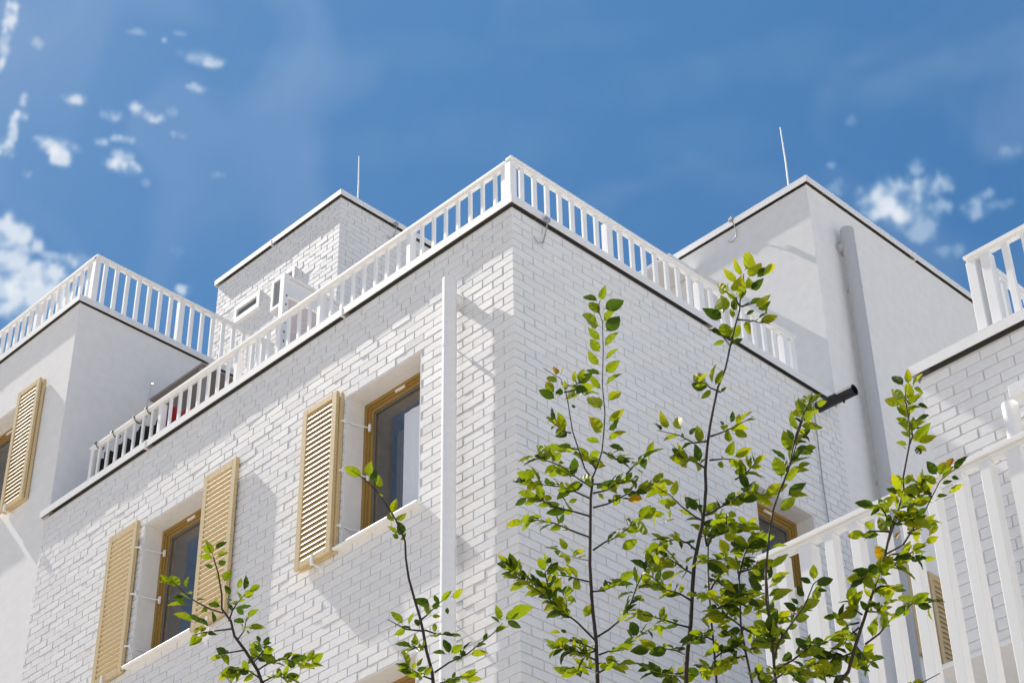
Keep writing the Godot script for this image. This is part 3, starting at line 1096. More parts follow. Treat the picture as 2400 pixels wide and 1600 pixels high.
# ------------------------------------------------------------------ brick house near on the right
func build_near_house() -> void:
	var house := thing("brick_house", "white brick house with an overhanging upper storey behind the near terrace railing", "house", Vector3(3.0, 0, -0.92))
	var base := MB.new()
	base.box(Vector3(3.02, 0, -6.0), Vector3(10.0, 4.70, 1.72))
	base.box(Vector3(3.4, 4.70, -6.0), Vector3(10.0, 6.84, -2.9))
	part("lower_storey", base, M.plaster, house)
	var wall := MB.new()
	wall.box(Vector3(3.01, 6.85, -6.0), Vector3(10.0, 8.943, -0.9275))
	var w := part("brick_wall", wall, M.mortar, house)
	var soffit := MB.new()
	soffit.box(Vector3(2.75, 6.815, -6.0), Vector3(10.0, 6.848, -0.905), 0.003)
	part("soffit", soffit, M.reveal, house)
	var list := []
	lay(Vector3(3.0, 0, -0.92), Vector3.RIGHT, Vector3.BACK, [0.24, 0.12], 5.0, 8.925, 26, [], list)
	var corner := []
	for r in 26:
		var l := 0.23 if r % 2 == 0 else 0.11
		var d := 0.11 if r % 2 == 0 else 0.23
		corner.append({"o": Vector3(3.0 + l * 0.5, 8.925 - (r + 0.5) * COURSE, -0.92 - d * 0.5), "l": l, "w": d, "u": Vector3.RIGHT, "n": Vector3.BACK})
	set_bricks(list, corner, w, Vector3(3.4, 8.0, 0.5), 0.0)
	coping(house, 8.95, [["z", 2.955, 10.0, -0.92]], 0.34, 0.05, 0.085)
	# white downpipe with a square rainwater head
	var m: Material = M.pipe_white
	downpipe(house, Vector3(3.685, 6.85, -0.80), 8.34, 0.055, Vector3(0, 0, -0.12), m, [7.2], 8.15)
	var hb := MB.new()
	hb.box(Vector3(3.755, 8.30, -0.918), Vector3(5.4, 8.385, -0.68), 0.006)
	part("awning_case", hb, m, house)

# ------------------------------------------------------------------ an added house across the street, unseen; its sunlit front bounces light into the shade
func build_opposite_house() -> void:
	var house := thing("added_bounce_house", "added unseen white house across the street that bounces sun into the shade", "house", Vector3(24, 0, 4))
	var a := func(s, y, d): return Vector3(24.0 + d, y, s)
	var holes := []
	for fl in 4:
		for k in 9:
			holes.append([-18.0 + k * 4.6, -16.9 + k * 4.6, 1.0 + fl * 2.83, 2.5 + fl * 2.83])
	var wall := MB.new()
	pierced(wall, a, -20.0, 24.0, 0.0, 12.2, 0.0, 0.3, holes)
	wall.box(Vector3(24.3, 0, -20.0), Vector3(33.0, 12.2, -19.7))
	wall.box(Vector3(24.3, 0, 23.7), Vector3(33.0, 12.2, 24.0))
	wall.box(Vector3(32.7, 0, -19.7), Vector3(33.0, 12.2, 23.7))
	wall.box(Vector3(24.3, 11.9, -19.7), Vector3(32.7, 12.1, 23.7))
	part("wall", wall, M.plaster, house)
	for q in holes:
		var mb := MB.new()
		_slab(mb, a, q[0], q[1], q[2], q[3], 0.16, 0.20)
		part("window", mb, M.grille, house)

# ------------------------------------------------------------------ railings
func build_railings() -> void:
	railing("low white bar railing along the parapet of the corner brick house", [["z", -6.40, -0.14, -0.10, 0.036], ["x", -3.93, -0.05, -0.085, 0.05]], 11.87, 12.40, 0.05, 0.026)
	railing("tall white bar railing round the roof of the left plaster house", [["z", -13.1, -7.30, -0.36], ["x", -3.0, -0.325, -7.305]], 14.68, 15.64)
	railing("white bar railing on the roof of the overhanging brick house", [["z", 3.46, 9.9, -1.02], ["x", -4.0, -1.06, 3.52]], 9.04, 9.77)
	railing("long white bar railing of the near terrace behind the young trees", [["z", 3.38, 9.9, 1.62]], 4.75, 6.405, 0.056, 0.064)

# ------------------------------------------------------------------ things on the roofs
func build_roof_things() -> void:
	for q in [[Vector3(-6.30, 17.52, -3.45), 0.92, "thin white lightning rod on the brick stair tower"], [Vector3(-0.33, 14.69, -4.56), 1.02, "thin white lightning rod on the right plaster house"]]:
		var rod := thing("lightning_rod", q[2], "lightning rod", q[0], "lightning rods")
		var mb := MB.new()
		var o: Vector3 = q[0]
		mb.tube([o, o + Vector3(0.004, q[1] * 0.5, 0), o + Vector3(-0.006, q[1], 0.004)], [0.010, 0.009, 0.006], 8)
		part("rod", mb, M.rail, rod)
		var fb := MB.new()
		fb.box(o - Vector3(0.06, 0.0, 0.06), o + Vector3(0.06, 0.05, 0.06), 0.008)
		part("foot", fb, M.pipe_grey, rod)
	var sp := thing("roof_spout", "black round spout pipe sticking out of the shaded brick wall", "spout", Vector3(0.0, 11.62, -4.08))
	var pb := MB.new()
	var a := Vector3(-0.02, 11.61, -4.08)
	var b := Vector3(0.435, 11.60, -4.08)
	pb.tube([a, b], [0.054, 0.054], 22, false)
	pb.tube([a, b], [0.046, 0.046], 22, false)
	pb.tube([b - Vector3(0.012, 0, 0), b], [0.056, 0.056], 22, false)
	for k in 22:
		var t0 := TAU * k / 22.0
		var t1 := TAU * (k + 1) / 22.0
		var p := func(t: float, r: float) -> Vector3: return b + Vector3(0, cos(t) * r, sin(t) * r)
		pb.quad(p.call(t0, 0.046), p.call(t1, 0.046), p.call(t1, 0.056), p.call(t0, 0.056), Vector3.RIGHT)
	part("pipe", pb, M.black_plastic, sp)
	var sc := MB.new()
	sc.tube([Vector3(0.30, 11.545, -4.08), Vector3(0.30, 11.52, -4.08)], [0.012, 0.010], 8)
	part("drip_nozzle", sc, M.black_plastic, sp)

	# board screen dividing the terrace
	var ds := thing("privacy_screen", "white posted terrace screen of pale pinkish boards below the stair tower", "screen", Vector3(-3.44, 11.15, -0.26))
	for z in [-0.26, -1.50]:
		var mb := MB.new()
		mb.box(Vector3(-3.475, 11.15, z - 0.035), Vector3(-3.405, 13.12, z + 0.035), 0.004)
		part("post", mb, M.rail, ds)
	var tb := MB.new()
	tb.box(Vector3(-3.455, 12.88, -1.465), Vector3(-3.425, 13.08, -0.30), 0.003)
	tb.box(Vector3(-3.48, 13.082, -1.50), Vector3(-3.40, 13.115, -0.30), 0.004)
	part("top_beam", tb, M.rail, ds)
	for k in 9:
		var y := 12.77 - k * 0.185
		var mb := MB.new()
		mb.box(Vector3(-3.462, y - 0.088, -1.463), Vector3(-3.438, y + 0.088, -0.302), 0.004)
		part("board", mb, M.board, ds)
	for k in 9:
		var mb := MB.new()
		mb.obox(Vector3(-3.403, 12.85 - k * 0.11, -0.262), Vector3(0.004, 0, 0), Vector3(0, 0.012, 0), Vector3(0, 0, 0.007), 0.001)
		part("slot", mb, M.grille, ds)

	# canopy over the far end of the terrace
	var cn := thing("terrace_canopy", "flat canopy with shade put into its grey-brown colour against the wall of the left plaster house", "canopy", Vector3(-6.94, 13.72, -1.05))
	var cb := MB.new()
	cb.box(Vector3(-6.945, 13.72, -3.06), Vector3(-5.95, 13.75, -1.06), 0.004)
	part("panel", cb, M.canopy_shade, cn)
	var cp := MB.new()
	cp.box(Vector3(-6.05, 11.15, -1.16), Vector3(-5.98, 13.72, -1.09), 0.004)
	part("post", cp, M.canopy_shade, cn)

	# black cloth tied behind the railing
	var bc := thing("cloth_screen", "crumpled black cloth tied behind the low parapet railing", "cloth", Vector3(-5.6, 11.87, -0.16))
	var mb := MB.new()
	var nx := 60
	var ny := 10
	for sgn in [0.0, 0.006]:
		for i in nx:
			for j in ny:
				var q := []
				for e in [[0, 0], [1, 0], [1, 1], [0, 1]]:
					var u: float = (i + e[0]) / float(nx)
					var v: float = (j + e[1]) / float(ny)
					var z: float = -0.17 - sgn + 0.018 * sin(u * 41.0 + v * 3.0) + 0.012 * sin(u * 93.0 - v * 5.0)
					q.append(Vector3(lerpf(-6.35, -5.12, u), 11.86 + v * (0.455 + 0.02 * sin(u * 23.0) - 0.05 * (0.5 + 0.5 * cos(u * 25.0))), z))
				mb.quad(q[0], q[1], q[2], q[3], Vector3.BACK)
	part("cloth", mb, M.black_cloth, bc)
	for x in [-6.28, -5.98, -5.60, -5.38]:
		var tb2 := MB.new()
		var pts := []
		var rad := []
		for k in 9:
			var t := TAU * k / 8.0
			pts.append(Vector3(x + 0.004 * k, 12.375 + sin(t) * 0.045, -0.10 + cos(t) * 0.055))
			rad.append(0.006)
		tb2.tube(pts, rad, 6)
		part("cable_tie", tb2, M.black_plastic, bc)
	# red cushions on the terrace
	for q in [[Vector3(-5.30, 12.30, -0.30), Vector3(0.10, 0.16, 0.07), 0.3, "red cushion standing above the railing beside the black cloth"], [Vector3(-5.00, 12.16, -0.32), Vector3(0.13, 0.15, 0.07), -0.4, "red cushion low behind the railing bars beside the storage chest"]]:
		var cu := thing("red_cushion", q[3], "cushion", q[0], "red cushions on the terrace")
		var sb := MB.new()
		var o: Vector3 = q[0]
		var hs: Vector3 = q[1]
		var bs := Basis(Vector3.FORWARD, q[2])
		var nu := 16
		var nv := 10
		for i in nu:
			for j in nv:
				var c4 := []
				for e in [[0, 0], [1, 0], [1, 1], [0, 1]]:
					var th: float = TAU * (i + e[0]) / nu
					var ph: float = PI * (j + e[1]) / nv - PI * 0.5
					var d := Vector3(signf(cos(th)) * pow(absf(cos(th)), 0.5) * pow(cos(ph), 0.6), signf(sin(th)) * pow(absf(sin(th)), 0.5) * pow(cos(ph), 0.6), sin(ph))
					c4.append(o + bs * (d * hs))
				sb.quad(c4[0], c4[1], c4[2], c4[3], (c4[0] + c4[2]) * 0.5 - o)
		part("cover", sb, M.red_cloth, cu)
	# a low chest they sit on
	var ch := thing("storage_chest", "dark low storage chest behind the railing under the red cushions", "chest", Vector3(-5.15, 11.15, -0.45))
	var kb := MB.new()
	kb.box(Vector3(-5.75, 11.15, -0.75), Vector3(-4.75, 12.0, -0.22), 0.01)
	part("box", kb, M.grille, ch)
	var lb := MB.new()
	lb.box(Vector3(-5.77, 12.001, -0.77), Vector3(-4.73, 12.03, -0.20), 0.006)
	part("lid", lb, M.black_plastic, ch)
	# bent wire sticking up from the railing
	var bw := thing("bent_wire", "thin bent wire standing up from the parapet railing by the red cushion", "wire", Vector3(-5.44, 12.40, -0.10))
	var wb := MB.new()
	wb.tube([Vector3(-5.44, 12.37, -0.10), Vector3(-5.45, 12.50, -0.10), Vector3(-5.43, 12.68, -0.11), Vector3(-5.42, 12.74, -0.11), Vector3(-5.37, 12.72, -0.11)], [0.005, 0.005, 0.005, 0.005, 0.005], 6)
	part("wire", wb, M.steel, bw)
const CLOUDS := [
	-63.91,37.78,0.64,0.51,0.95, -63.84,37.10,0.77,0.39,0.80, -63.01,37.53,0.39,0.28,0.75, -63.14,36.69,0.71,0.39,0.80, -62.02,36.84,0.58,0.36,0.85,
	-61.26,37.29,0.49,0.28,0.80, -62.35,36.17,0.90,0.39,0.95, -61.51,36.15,0.51,0.26,0.60, -63.36,35.90,0.58,0.51,0.85, -62.74,35.48,0.77,0.39,0.70,
	-60.85,36.74,0.33,0.18,0.40, -63.75,36.35,0.51,0.51,0.70, -62.20,37.33,0.31,0.15,0.50, -57.29,36.86,0.26,0.15,0.75, -62.67,40.54,0.54,0.28,0.80,
	-62.48,40.26,0.39,0.31,1.00, -63.20,40.62,0.28,0.12,0.50, -60.18,40.55,0.33,0.21,0.60, -59.92,40.24,0.46,0.23,0.95, -60.62,40.29,0.28,0.15,0.50,
	-60.19,41.03,0.36,0.10,0.80, -61.01,40.86,0.28,0.10,0.55, -62.22,41.97,0.39,0.15,0.80, -60.77,41.66,0.33,0.17,0.60, -60.01,42.05,0.26,0.13,0.70,
	-59.88,41.89,0.18,0.15,0.40, -59.25,41.82,0.31,0.17,0.75, -58.54,42.04,0.21,0.15,0.30, -57.46,43.62,0.49,0.15,0.90, -57.61,43.73,0.64,0.26,0.35,
	-57.61,42.84,0.31,0.12,0.55, -58.13,41.41,0.23,0.10,0.40, -64.16,41.64,0.12,0.26,0.60, -64.39,40.79,0.17,0.54,0.75, -64.54,40.20,0.28,0.28,0.75,
	-64.16,41.18,0.21,0.15,0.70, -65.26,43.96,0.21,0.49,0.85, -65.28,43.02,0.18,0.51,0.40, -65.25,42.65,0.10,0.39,0.70, -64.13,43.33,0.21,0.15,0.40,
	-59.14,44.11,0.10,0.06,0.60, -58.58,44.34,0.23,0.08,0.30, -60.28,44.19,0.31,0.08,0.35, -57.68,37.97,0.26,0.13,0.30, -56.46,40.36,0.21,0.10,0.30,
	-63.61,39.59,0.15,0.13,0.35, -59.18,39.91,0.18,0.13,0.25, -30.17,38.83,1.03,0.62,0.85, -30.83,39.12,0.64,0.39,0.50, -29.87,38.40,0.77,0.46,0.60,
	-28.66,39.11,0.51,0.36,0.60, -29.25,39.69,0.36,0.23,0.45, -29.42,37.89,0.46,0.44,0.45, -28.92,38.39,0.51,0.31,0.50, -27.40,38.14,0.51,0.31,0.50,
	-26.99,38.51,0.31,0.15,0.40, -25.77,39.50,0.51,0.26,0.30, -32.41,40.22,0.18,0.10,0.40, -32.30,39.50,0.33,0.26,0.30, -28.67,37.08,0.46,0.23,0.30,
	-26.47,38.11,0.39,0.15,0.25, -31.33,41.41,0.26,0.15,0.22, -25.24,42.44,2.32,0.77,0.18, -39.60,43.24,3.34,0.90,0.13, -53.57,43.23,2.32,1.16,0.15,
	-45.75,41.80,2.83,1.03,0.13, -32.61,43.48,3.34,0.90,0.15, -42.12,44.75,2.57,0.64,0.12, -37.23,41.42,2.32,0.77,0.12, -50.87,41.47,2.06,0.77,0.13,
	-29.49,42.16,2.83,0.64,0.15, -48.38,44.44,2.06,0.64,0.10,
]
const TREES := [
	{"stems": [
		[0.011,0.003,3.111,4.811,4.501,3.089,4.866,4.530,3.074,4.920,4.551,3.044,4.999,4.592,3.018,5.067,4.629,3.000,5.129,4.653,2.983,5.179,4.677,2.979,5.244,4.684,2.963,5.334,4.706,2.955,5.414,4.718]],
	"twigs": [
		[2,2.984,5.163,4.676,2.919,5.203,4.697,2.848,5.246,4.727,2.786,5.310,4.746,2.722,5.388,4.767],
		[3,3.007,5.094,4.644,3.016,5.053,4.726,3.032,5.015,4.799,3.057,4.972,4.861],
		[3,3.000,5.129,4.653,3.039,5.161,4.668,3.083,5.186,4.675,3.131,5.193,4.676],
		[2,3.025,5.054,4.619,2.946,5.151,4.536,2.856,5.269,4.469],
		[1,3.040,5.005,4.597,3.132,4.910,4.724,3.228,4.828,4.845],
		[9,3.074,4.920,4.551,3.048,4.985,4.478,3.031,5.039,4.394,3.027,5.048,4.294],
		[7,3.062,4.950,4.567,3.006,5.034,4.493,2.940,5.117,4.432],
		[7,3.085,4.883,4.536,3.059,4.901,4.588,3.020,4.898,4.658],
		[6,3.089,4.871,4.531,3.166,4.864,4.526,3.250,4.832,4.513]],
	"leaves": [
		2.951,5.420,4.723,2.946,5.495,4.763,0, 2.946,5.426,4.731,2.937,5.458,4.764,0, 2.955,5.448,4.718,2.979,5.490,4.688,1, 2.960,5.414,4.711,2.983,5.445,4.676,0, 2.953,5.407,4.720,2.921,5.417,4.763,0, 2.964,5.381,4.704,2.969,5.406,4.670,1,
		2.955,5.367,4.717,2.927,5.376,4.741,1, 2.744,5.354,4.764,2.712,5.393,4.800,0, 2.767,5.345,4.744,2.719,5.403,4.766,0, 2.795,5.325,4.732,2.807,5.374,4.740,0, 2.818,5.252,4.742,2.805,5.269,4.792,1, 2.839,5.232,4.741,2.790,5.239,4.800,0,
		2.861,5.249,4.723,2.893,5.254,4.703,1, 2.946,5.203,4.687,2.960,5.231,4.694,0, 2.979,5.191,4.683,2.952,5.201,4.721,1, 3.039,5.039,4.848,3.000,5.083,4.911,0, 3.025,5.058,4.790,2.960,5.113,4.832,1, 3.020,5.059,4.759,2.991,5.097,4.790,1,
		3.011,5.084,4.733,3.008,5.142,4.736,1, 3.037,4.996,4.793,3.010,4.962,4.832,0, 3.024,5.021,4.772,3.054,5.019,4.745,1, 3.101,5.219,4.691,3.122,5.254,4.697,0, 3.127,5.205,4.682,3.145,5.256,4.685,1, 3.137,5.200,4.667,3.155,5.241,4.626,0,
		3.065,5.204,4.699,3.061,5.235,4.727,1, 3.057,5.187,4.684,3.046,5.190,4.704,1, 2.852,5.275,4.474,2.850,5.296,4.512,1, 2.860,5.269,4.464,2.869,5.309,4.426,0, 2.893,5.219,4.494,2.878,5.221,4.542,1, 2.934,5.170,4.514,2.985,5.176,4.469,0,
		2.953,5.152,4.527,2.953,5.137,4.515,0, 3.210,4.837,4.819,3.185,4.831,4.854,2, 3.171,4.880,4.772,3.136,4.909,4.796,1, 2.933,5.130,4.442,2.921,5.164,4.451,1, 2.943,5.118,4.428,2.945,5.163,4.410,1, 2.966,5.076,4.487,2.961,5.089,4.513,0,
		3.024,5.012,4.498,3.002,5.024,4.526,0, 3.031,5.039,4.394,3.062,5.067,4.353,2, 3.019,5.014,4.346,3.015,5.059,4.330,1, 3.027,5.048,4.294,3.037,5.091,4.290,0, 3.038,5.055,4.280,3.050,5.111,4.256,0, 3.048,5.055,4.266,3.096,5.084,4.246,0,
		3.042,5.042,4.275,3.085,5.048,4.231,0, 3.215,4.849,4.521,3.251,4.859,4.487,1, 3.042,4.903,4.618,3.023,4.903,4.675,1, 3.045,4.891,4.613,2.990,4.903,4.657,0, 3.064,4.902,4.578,3.041,4.910,4.618,1, 2.981,5.303,4.680,2.974,5.364,4.651,0,
		2.971,5.309,4.695,2.961,5.336,4.704,2,
	]},
	{"stems": [
		[0.011,0.0022,3.658,4.725,4.151,3.660,4.793,4.150,3.661,4.833,4.148,3.647,4.926,4.165,3.633,5.014,4.179,3.624,5.073,4.190,3.609,5.151,4.207,3.596,5.242,4.222,3.587,5.334,4.231,3.583,5.403,4.236,3.582,5.413,4.238,3.552,5.511,4.271,3.521,5.599,4.308,3.494,5.669,4.340,3.470,5.704,4.369,3.430,5.747,4.418]],
	"twigs": [
		[3,3.630,5.061,4.184,3.623,5.104,4.138,3.618,5.159,4.091,3.625,5.227,4.031],
		[1,3.630,5.011,4.183,3.672,4.971,4.294,3.703,4.948,4.418],
		[1,3.639,5.014,4.173,3.688,4.987,4.146,3.740,4.978,4.115],
		[2,3.639,4.943,4.173,3.677,4.904,4.248,3.718,4.882,4.320],
		[2,3.665,4.833,4.144,3.712,4.868,4.110,3.767,4.897,4.068,3.809,4.925,4.041,3.847,4.972,4.019,3.889,5.018,3.992],
		[4,3.658,4.805,4.152,3.717,4.769,4.268,3.780,4.726,4.379],
		[4,3.669,4.782,4.140,3.608,4.872,3.999,3.538,4.946,3.867]],
	"leaves": [
		3.467,5.716,4.373,3.437,5.739,4.443,0, 3.480,5.711,4.357,3.477,5.784,4.344,0, 3.490,5.681,4.345,3.508,5.735,4.341,1, 3.501,5.658,4.332,3.500,5.748,4.291,0, 3.508,5.628,4.324,3.519,5.625,4.306,0, 3.549,5.535,4.276,3.572,5.592,4.285,2,
		3.556,5.506,4.268,3.570,5.545,4.227,0, 3.553,5.500,4.271,3.517,5.566,4.276,0, 3.577,5.436,4.244,3.549,5.507,4.241,1, 3.567,5.424,4.255,3.549,5.442,4.273,1, 3.570,5.413,4.251,3.595,5.440,4.243,1, 3.563,5.436,4.259,3.555,5.473,4.293,0,
		3.610,5.151,4.120,3.557,5.191,4.145,1, 3.619,5.129,4.121,3.585,5.149,4.156,0, 3.621,5.195,4.057,3.650,5.230,4.047,0, 3.629,5.215,4.027,3.647,5.259,3.977,2, 3.616,5.169,4.082,3.601,5.208,4.091,1, 3.633,5.160,4.053,3.636,5.131,4.048,1,
		3.630,5.092,4.130,3.654,5.090,4.109,0, 3.677,4.972,4.320,3.653,5.027,4.356,0, 3.675,4.983,4.290,3.694,5.027,4.287,0, 3.668,4.965,4.298,3.658,4.932,4.337,0, 3.637,5.015,4.207,3.622,5.064,4.202,1, 3.672,4.997,4.153,3.674,5.038,4.152,0,
		3.698,4.986,4.140,3.727,4.987,4.106,1, 3.690,4.882,4.280,3.659,4.902,4.330,1, 3.685,4.896,4.262,3.677,4.944,4.256,0, 3.654,4.922,4.203,3.673,4.944,4.203,0, 3.885,5.024,3.996,3.879,5.080,4.012,0, 3.879,5.013,3.998,3.873,5.037,4.032,1,
		3.896,5.024,3.985,3.951,5.057,3.964,0, 3.904,5.035,3.977,3.941,5.111,3.874,0, 3.900,5.024,3.981,3.931,4.998,3.938,1, 3.887,5.007,3.991,3.889,4.995,3.990,0, 3.776,4.896,4.062,3.819,4.907,4.015,2, 3.764,4.891,4.072,3.742,4.920,4.080,1,
		3.721,4.884,4.104,3.750,4.887,4.080,1, 3.714,4.902,4.111,3.697,4.975,4.121,1, 3.717,4.907,4.108,3.741,4.947,4.068,0, 3.705,4.903,4.118,3.678,4.917,4.157,1, 3.783,4.737,4.375,3.767,4.799,4.392,0, 3.760,4.767,4.328,3.774,4.800,4.296,0,
		3.746,4.756,4.308,3.758,4.777,4.274,1, 3.754,4.733,4.335,3.736,4.742,4.377,1, 3.768,4.749,4.355,3.727,4.766,4.376,0, 3.608,4.872,3.999,3.627,4.895,3.999,1, 3.555,4.926,3.891,3.576,4.968,3.850,0, 3.542,4.934,3.863,3.570,4.953,3.810,2,
		3.581,4.883,3.945,3.566,4.893,3.981,1, 3.546,4.928,3.859,3.566,4.902,3.841,0,
	]},
	{"stems": [
		[0.0125,0.006,4.244,4.619,3.846,4.244,4.681,3.846,4.242,4.860,3.848,4.237,5.004,3.852,4.238,5.182,3.851,4.241,5.364,3.848,4.247,5.488,3.843,4.253,5.570,3.837],
		[0.0052,0.0018,4.253,5.570,3.837,4.269,5.619,3.823,4.286,5.695,3.808,4.297,5.786,3.798,4.300,5.885,3.795,4.299,6.021,3.796,4.304,6.193,3.792,4.308,6.348,3.788,4.302,6.421,3.793,4.303,6.457,3.792],
		[0.0048,0.0016,4.253,5.570,3.837,4.237,5.621,3.853,4.215,5.726,3.872,4.201,5.806,3.885,4.192,5.927,3.894,4.181,5.995,3.904,4.170,6.064,3.914,4.124,6.118,3.958]],
	"twigs": [
		[5,4.192,5.586,3.894,4.203,5.598,3.959,4.206,5.604,4.032,4.206,5.590,4.108],
		[6,4.248,5.536,3.842,4.273,5.521,3.942,4.293,5.508,4.047],
		[7,4.243,5.482,3.847,4.208,5.511,3.907,4.199,5.515,3.944,4.151,5.522,4.018,4.116,5.517,4.081],
		[7,4.239,5.401,3.850,4.232,5.394,3.922,4.216,5.393,4.004,4.207,5.391,4.079,4.196,5.385,4.157],
		[7,4.236,5.306,3.853,4.198,5.330,3.920,4.168,5.346,3.980,4.138,5.350,4.041,4.113,5.338,4.098],
		[4,4.234,5.203,3.855,4.141,5.267,3.819,4.049,5.338,3.782,3.952,5.421,3.751],
		[5,4.231,5.108,3.858,4.190,5.129,3.876,4.149,5.151,3.894,4.097,5.167,3.923],
		[34,4.240,4.860,3.849,4.206,4.917,3.903,4.180,4.963,3.949,4.151,5.014,3.999,4.126,5.048,4.046,4.090,5.094,4.104,4.076,5.139,4.140],
		[6,4.137,5.039,3.946,4.147,5.062,4.000,4.172,5.102,4.039,4.224,5.117,4.053],
		[5,4.166,4.973,3.919,4.074,5.115,3.819,3.959,5.244,3.741],
		[4,4.239,4.820,3.850,4.223,4.830,3.888,4.197,4.847,3.935],
		[5,4.255,5.545,3.836,4.199,5.639,3.692,4.150,5.734,3.543],
		[6,4.255,5.504,3.835,4.292,5.525,3.798,4.323,5.546,3.766,4.375,5.566,3.717],
		[8,4.254,5.438,3.837,4.302,5.464,3.789,4.346,5.491,3.747,4.394,5.526,3.701,4.442,5.546,3.655],
		[10,4.248,5.247,3.842,4.254,5.296,3.772,4.260,5.358,3.704,4.267,5.432,3.634,4.266,5.495,3.572,4.295,5.537,3.485],
		[4,4.243,5.065,3.847,4.235,5.096,3.788,4.235,5.132,3.724,4.227,5.189,3.665],
		[22,4.244,4.868,3.846,4.277,4.907,3.807,4.309,4.960,3.769,4.330,5.014,3.741,4.356,5.092,3.710,4.378,5.165,3.681,4.396,5.221,3.657,4.418,5.277,3.629],
		[5,4.374,5.077,3.730,4.416,5.069,3.723,4.465,5.036,3.710],
		[6,4.252,4.797,3.839,4.237,4.829,3.776,4.238,4.881,3.698,4.241,4.941,3.620,4.250,5.008,3.538],
		[10,4.240,4.775,3.850,4.210,4.804,3.913,4.151,4.822,4.006],
		[8,4.240,4.730,3.849,4.123,4.811,3.785,3.985,4.846,3.740],
		[6,4.242,4.719,3.848,4.367,4.682,3.909,4.483,4.627,3.979],
		[9,4.241,4.814,3.849,4.228,4.789,3.889,4.191,4.786,3.953],
		[5,4.197,5.793,3.889,4.173,5.811,3.904,4.126,5.871,3.941],
		[4,4.183,5.995,3.902,4.131,6.091,3.766,4.064,6.153,3.644],
		[5,4.174,6.043,3.911,4.257,5.970,3.935,4.350,5.956,3.952],
		[3,4.217,5.713,3.871,4.120,5.780,3.835,4.029,5.840,3.796],
		[5,4.292,5.695,3.803,4.285,5.707,3.738,4.265,5.706,3.685],
		[6,4.265,5.619,3.827,4.206,5.700,3.792,4.159,5.761,3.747],
		[6,4.358,5.586,3.745,4.367,5.659,3.685,4.394,5.724,3.611]],
	"leaves": [
		4.299,6.324,3.796,4.209,6.423,3.818,0, 4.299,6.250,3.796,4.274,6.304,3.834,0, 4.297,6.190,3.798,4.271,6.261,3.832,0, 4.293,6.121,3.802,4.272,6.182,3.855,0, 4.295,6.000,3.800,4.283,6.053,3.861,0, 4.296,6.076,3.799,4.265,6.092,3.848,1,
		4.292,5.899,3.802,4.224,6.017,3.810,2, 4.291,5.787,3.804,4.237,5.888,3.814,2, 4.283,5.741,3.811,4.258,5.751,3.860,0, 4.317,6.294,3.780,4.359,6.379,3.730,1, 4.313,6.220,3.784,4.355,6.293,3.749,0, 4.313,6.150,3.784,4.347,6.214,3.745,0,
		4.309,6.085,3.788,4.349,6.148,3.736,0, 4.309,6.023,3.788,4.362,6.068,3.759,0, 4.312,5.941,3.784,4.336,6.018,3.718,2, 4.311,5.841,3.786,4.365,5.892,3.742,2, 4.307,5.798,3.789,4.347,5.860,3.741,1, 4.306,5.753,3.790,4.355,5.804,3.733,2,
		4.307,5.726,3.789,4.361,5.696,3.764,1, 4.299,6.457,3.796,4.274,6.471,3.854,1, 4.305,6.457,3.791,4.327,6.524,3.779,0, 4.301,6.385,3.794,4.254,6.484,3.807,0, 4.313,6.348,3.784,4.334,6.434,3.733,0, 4.315,6.412,3.782,4.370,6.468,3.706,1,
		4.330,6.476,3.769,4.356,6.491,3.762,0, 4.158,6.078,3.926,4.145,6.148,3.910,3, 4.171,6.078,3.914,4.176,6.123,3.893,2, 4.162,6.044,3.922,4.119,6.089,3.938,0, 4.152,5.990,3.931,4.126,6.054,3.954,2, 4.164,5.976,3.920,4.159,6.027,3.904,1,
		4.156,5.963,3.928,4.131,5.987,3.997,1, 4.171,6.020,3.877,4.173,6.049,3.901,1, 4.272,5.979,3.942,4.293,6.017,3.954,2, 4.295,5.975,3.942,4.324,6.021,3.933,0, 4.309,5.964,3.949,4.344,5.976,3.929,2, 4.140,6.060,3.794,4.180,6.076,3.777,1,
		4.197,5.960,3.890,4.220,5.994,3.864,1, 4.200,5.926,3.886,4.220,5.913,3.880,1, 4.152,5.834,3.921,4.119,5.892,3.945,0, 4.155,5.868,3.915,4.160,5.884,3.919,3, 4.137,5.755,3.845,4.088,5.777,3.878,0, 4.162,5.756,3.847,4.142,5.763,3.898,1,
		4.178,5.724,3.857,4.192,5.722,3.848,1, 4.210,5.603,4.058,4.163,5.676,4.066,0, 4.210,5.610,4.028,4.196,5.660,4.039,0, 4.202,5.604,4.005,4.214,5.657,3.972,0, 4.202,5.604,4.035,4.158,5.630,4.067,1, 4.210,5.604,3.982,4.224,5.604,3.966,1,
		4.134,5.537,4.046,4.097,5.556,4.115,0, 4.138,5.543,4.042,4.109,5.581,4.066,0, 4.143,5.526,4.032,4.127,5.471,4.082,2, 4.202,5.401,4.110,4.147,5.429,4.141,0, 4.208,5.396,4.064,4.159,5.429,4.082,1, 4.138,5.344,4.041,4.076,5.367,4.072,0,
		4.151,5.364,4.023,4.135,5.363,4.059,0, 4.177,5.348,3.959,4.198,5.386,3.948,1, 4.230,5.415,3.964,4.220,5.449,3.983,1, 4.234,5.421,3.960,4.268,5.424,3.946,0, 3.976,5.407,3.752,3.959,5.416,3.766,1, 4.037,5.363,3.769,4.013,5.415,3.774,0,
		4.069,5.343,3.788,4.084,5.370,3.782,0, 4.101,5.273,3.808,4.063,5.258,3.823,2, 4.105,5.303,3.803,4.107,5.317,3.797,0, 4.080,5.108,4.123,4.081,5.156,4.152,0, 3.996,5.190,3.781,3.984,5.253,3.774,2, 4.136,5.040,3.960,4.122,5.096,3.951,2,
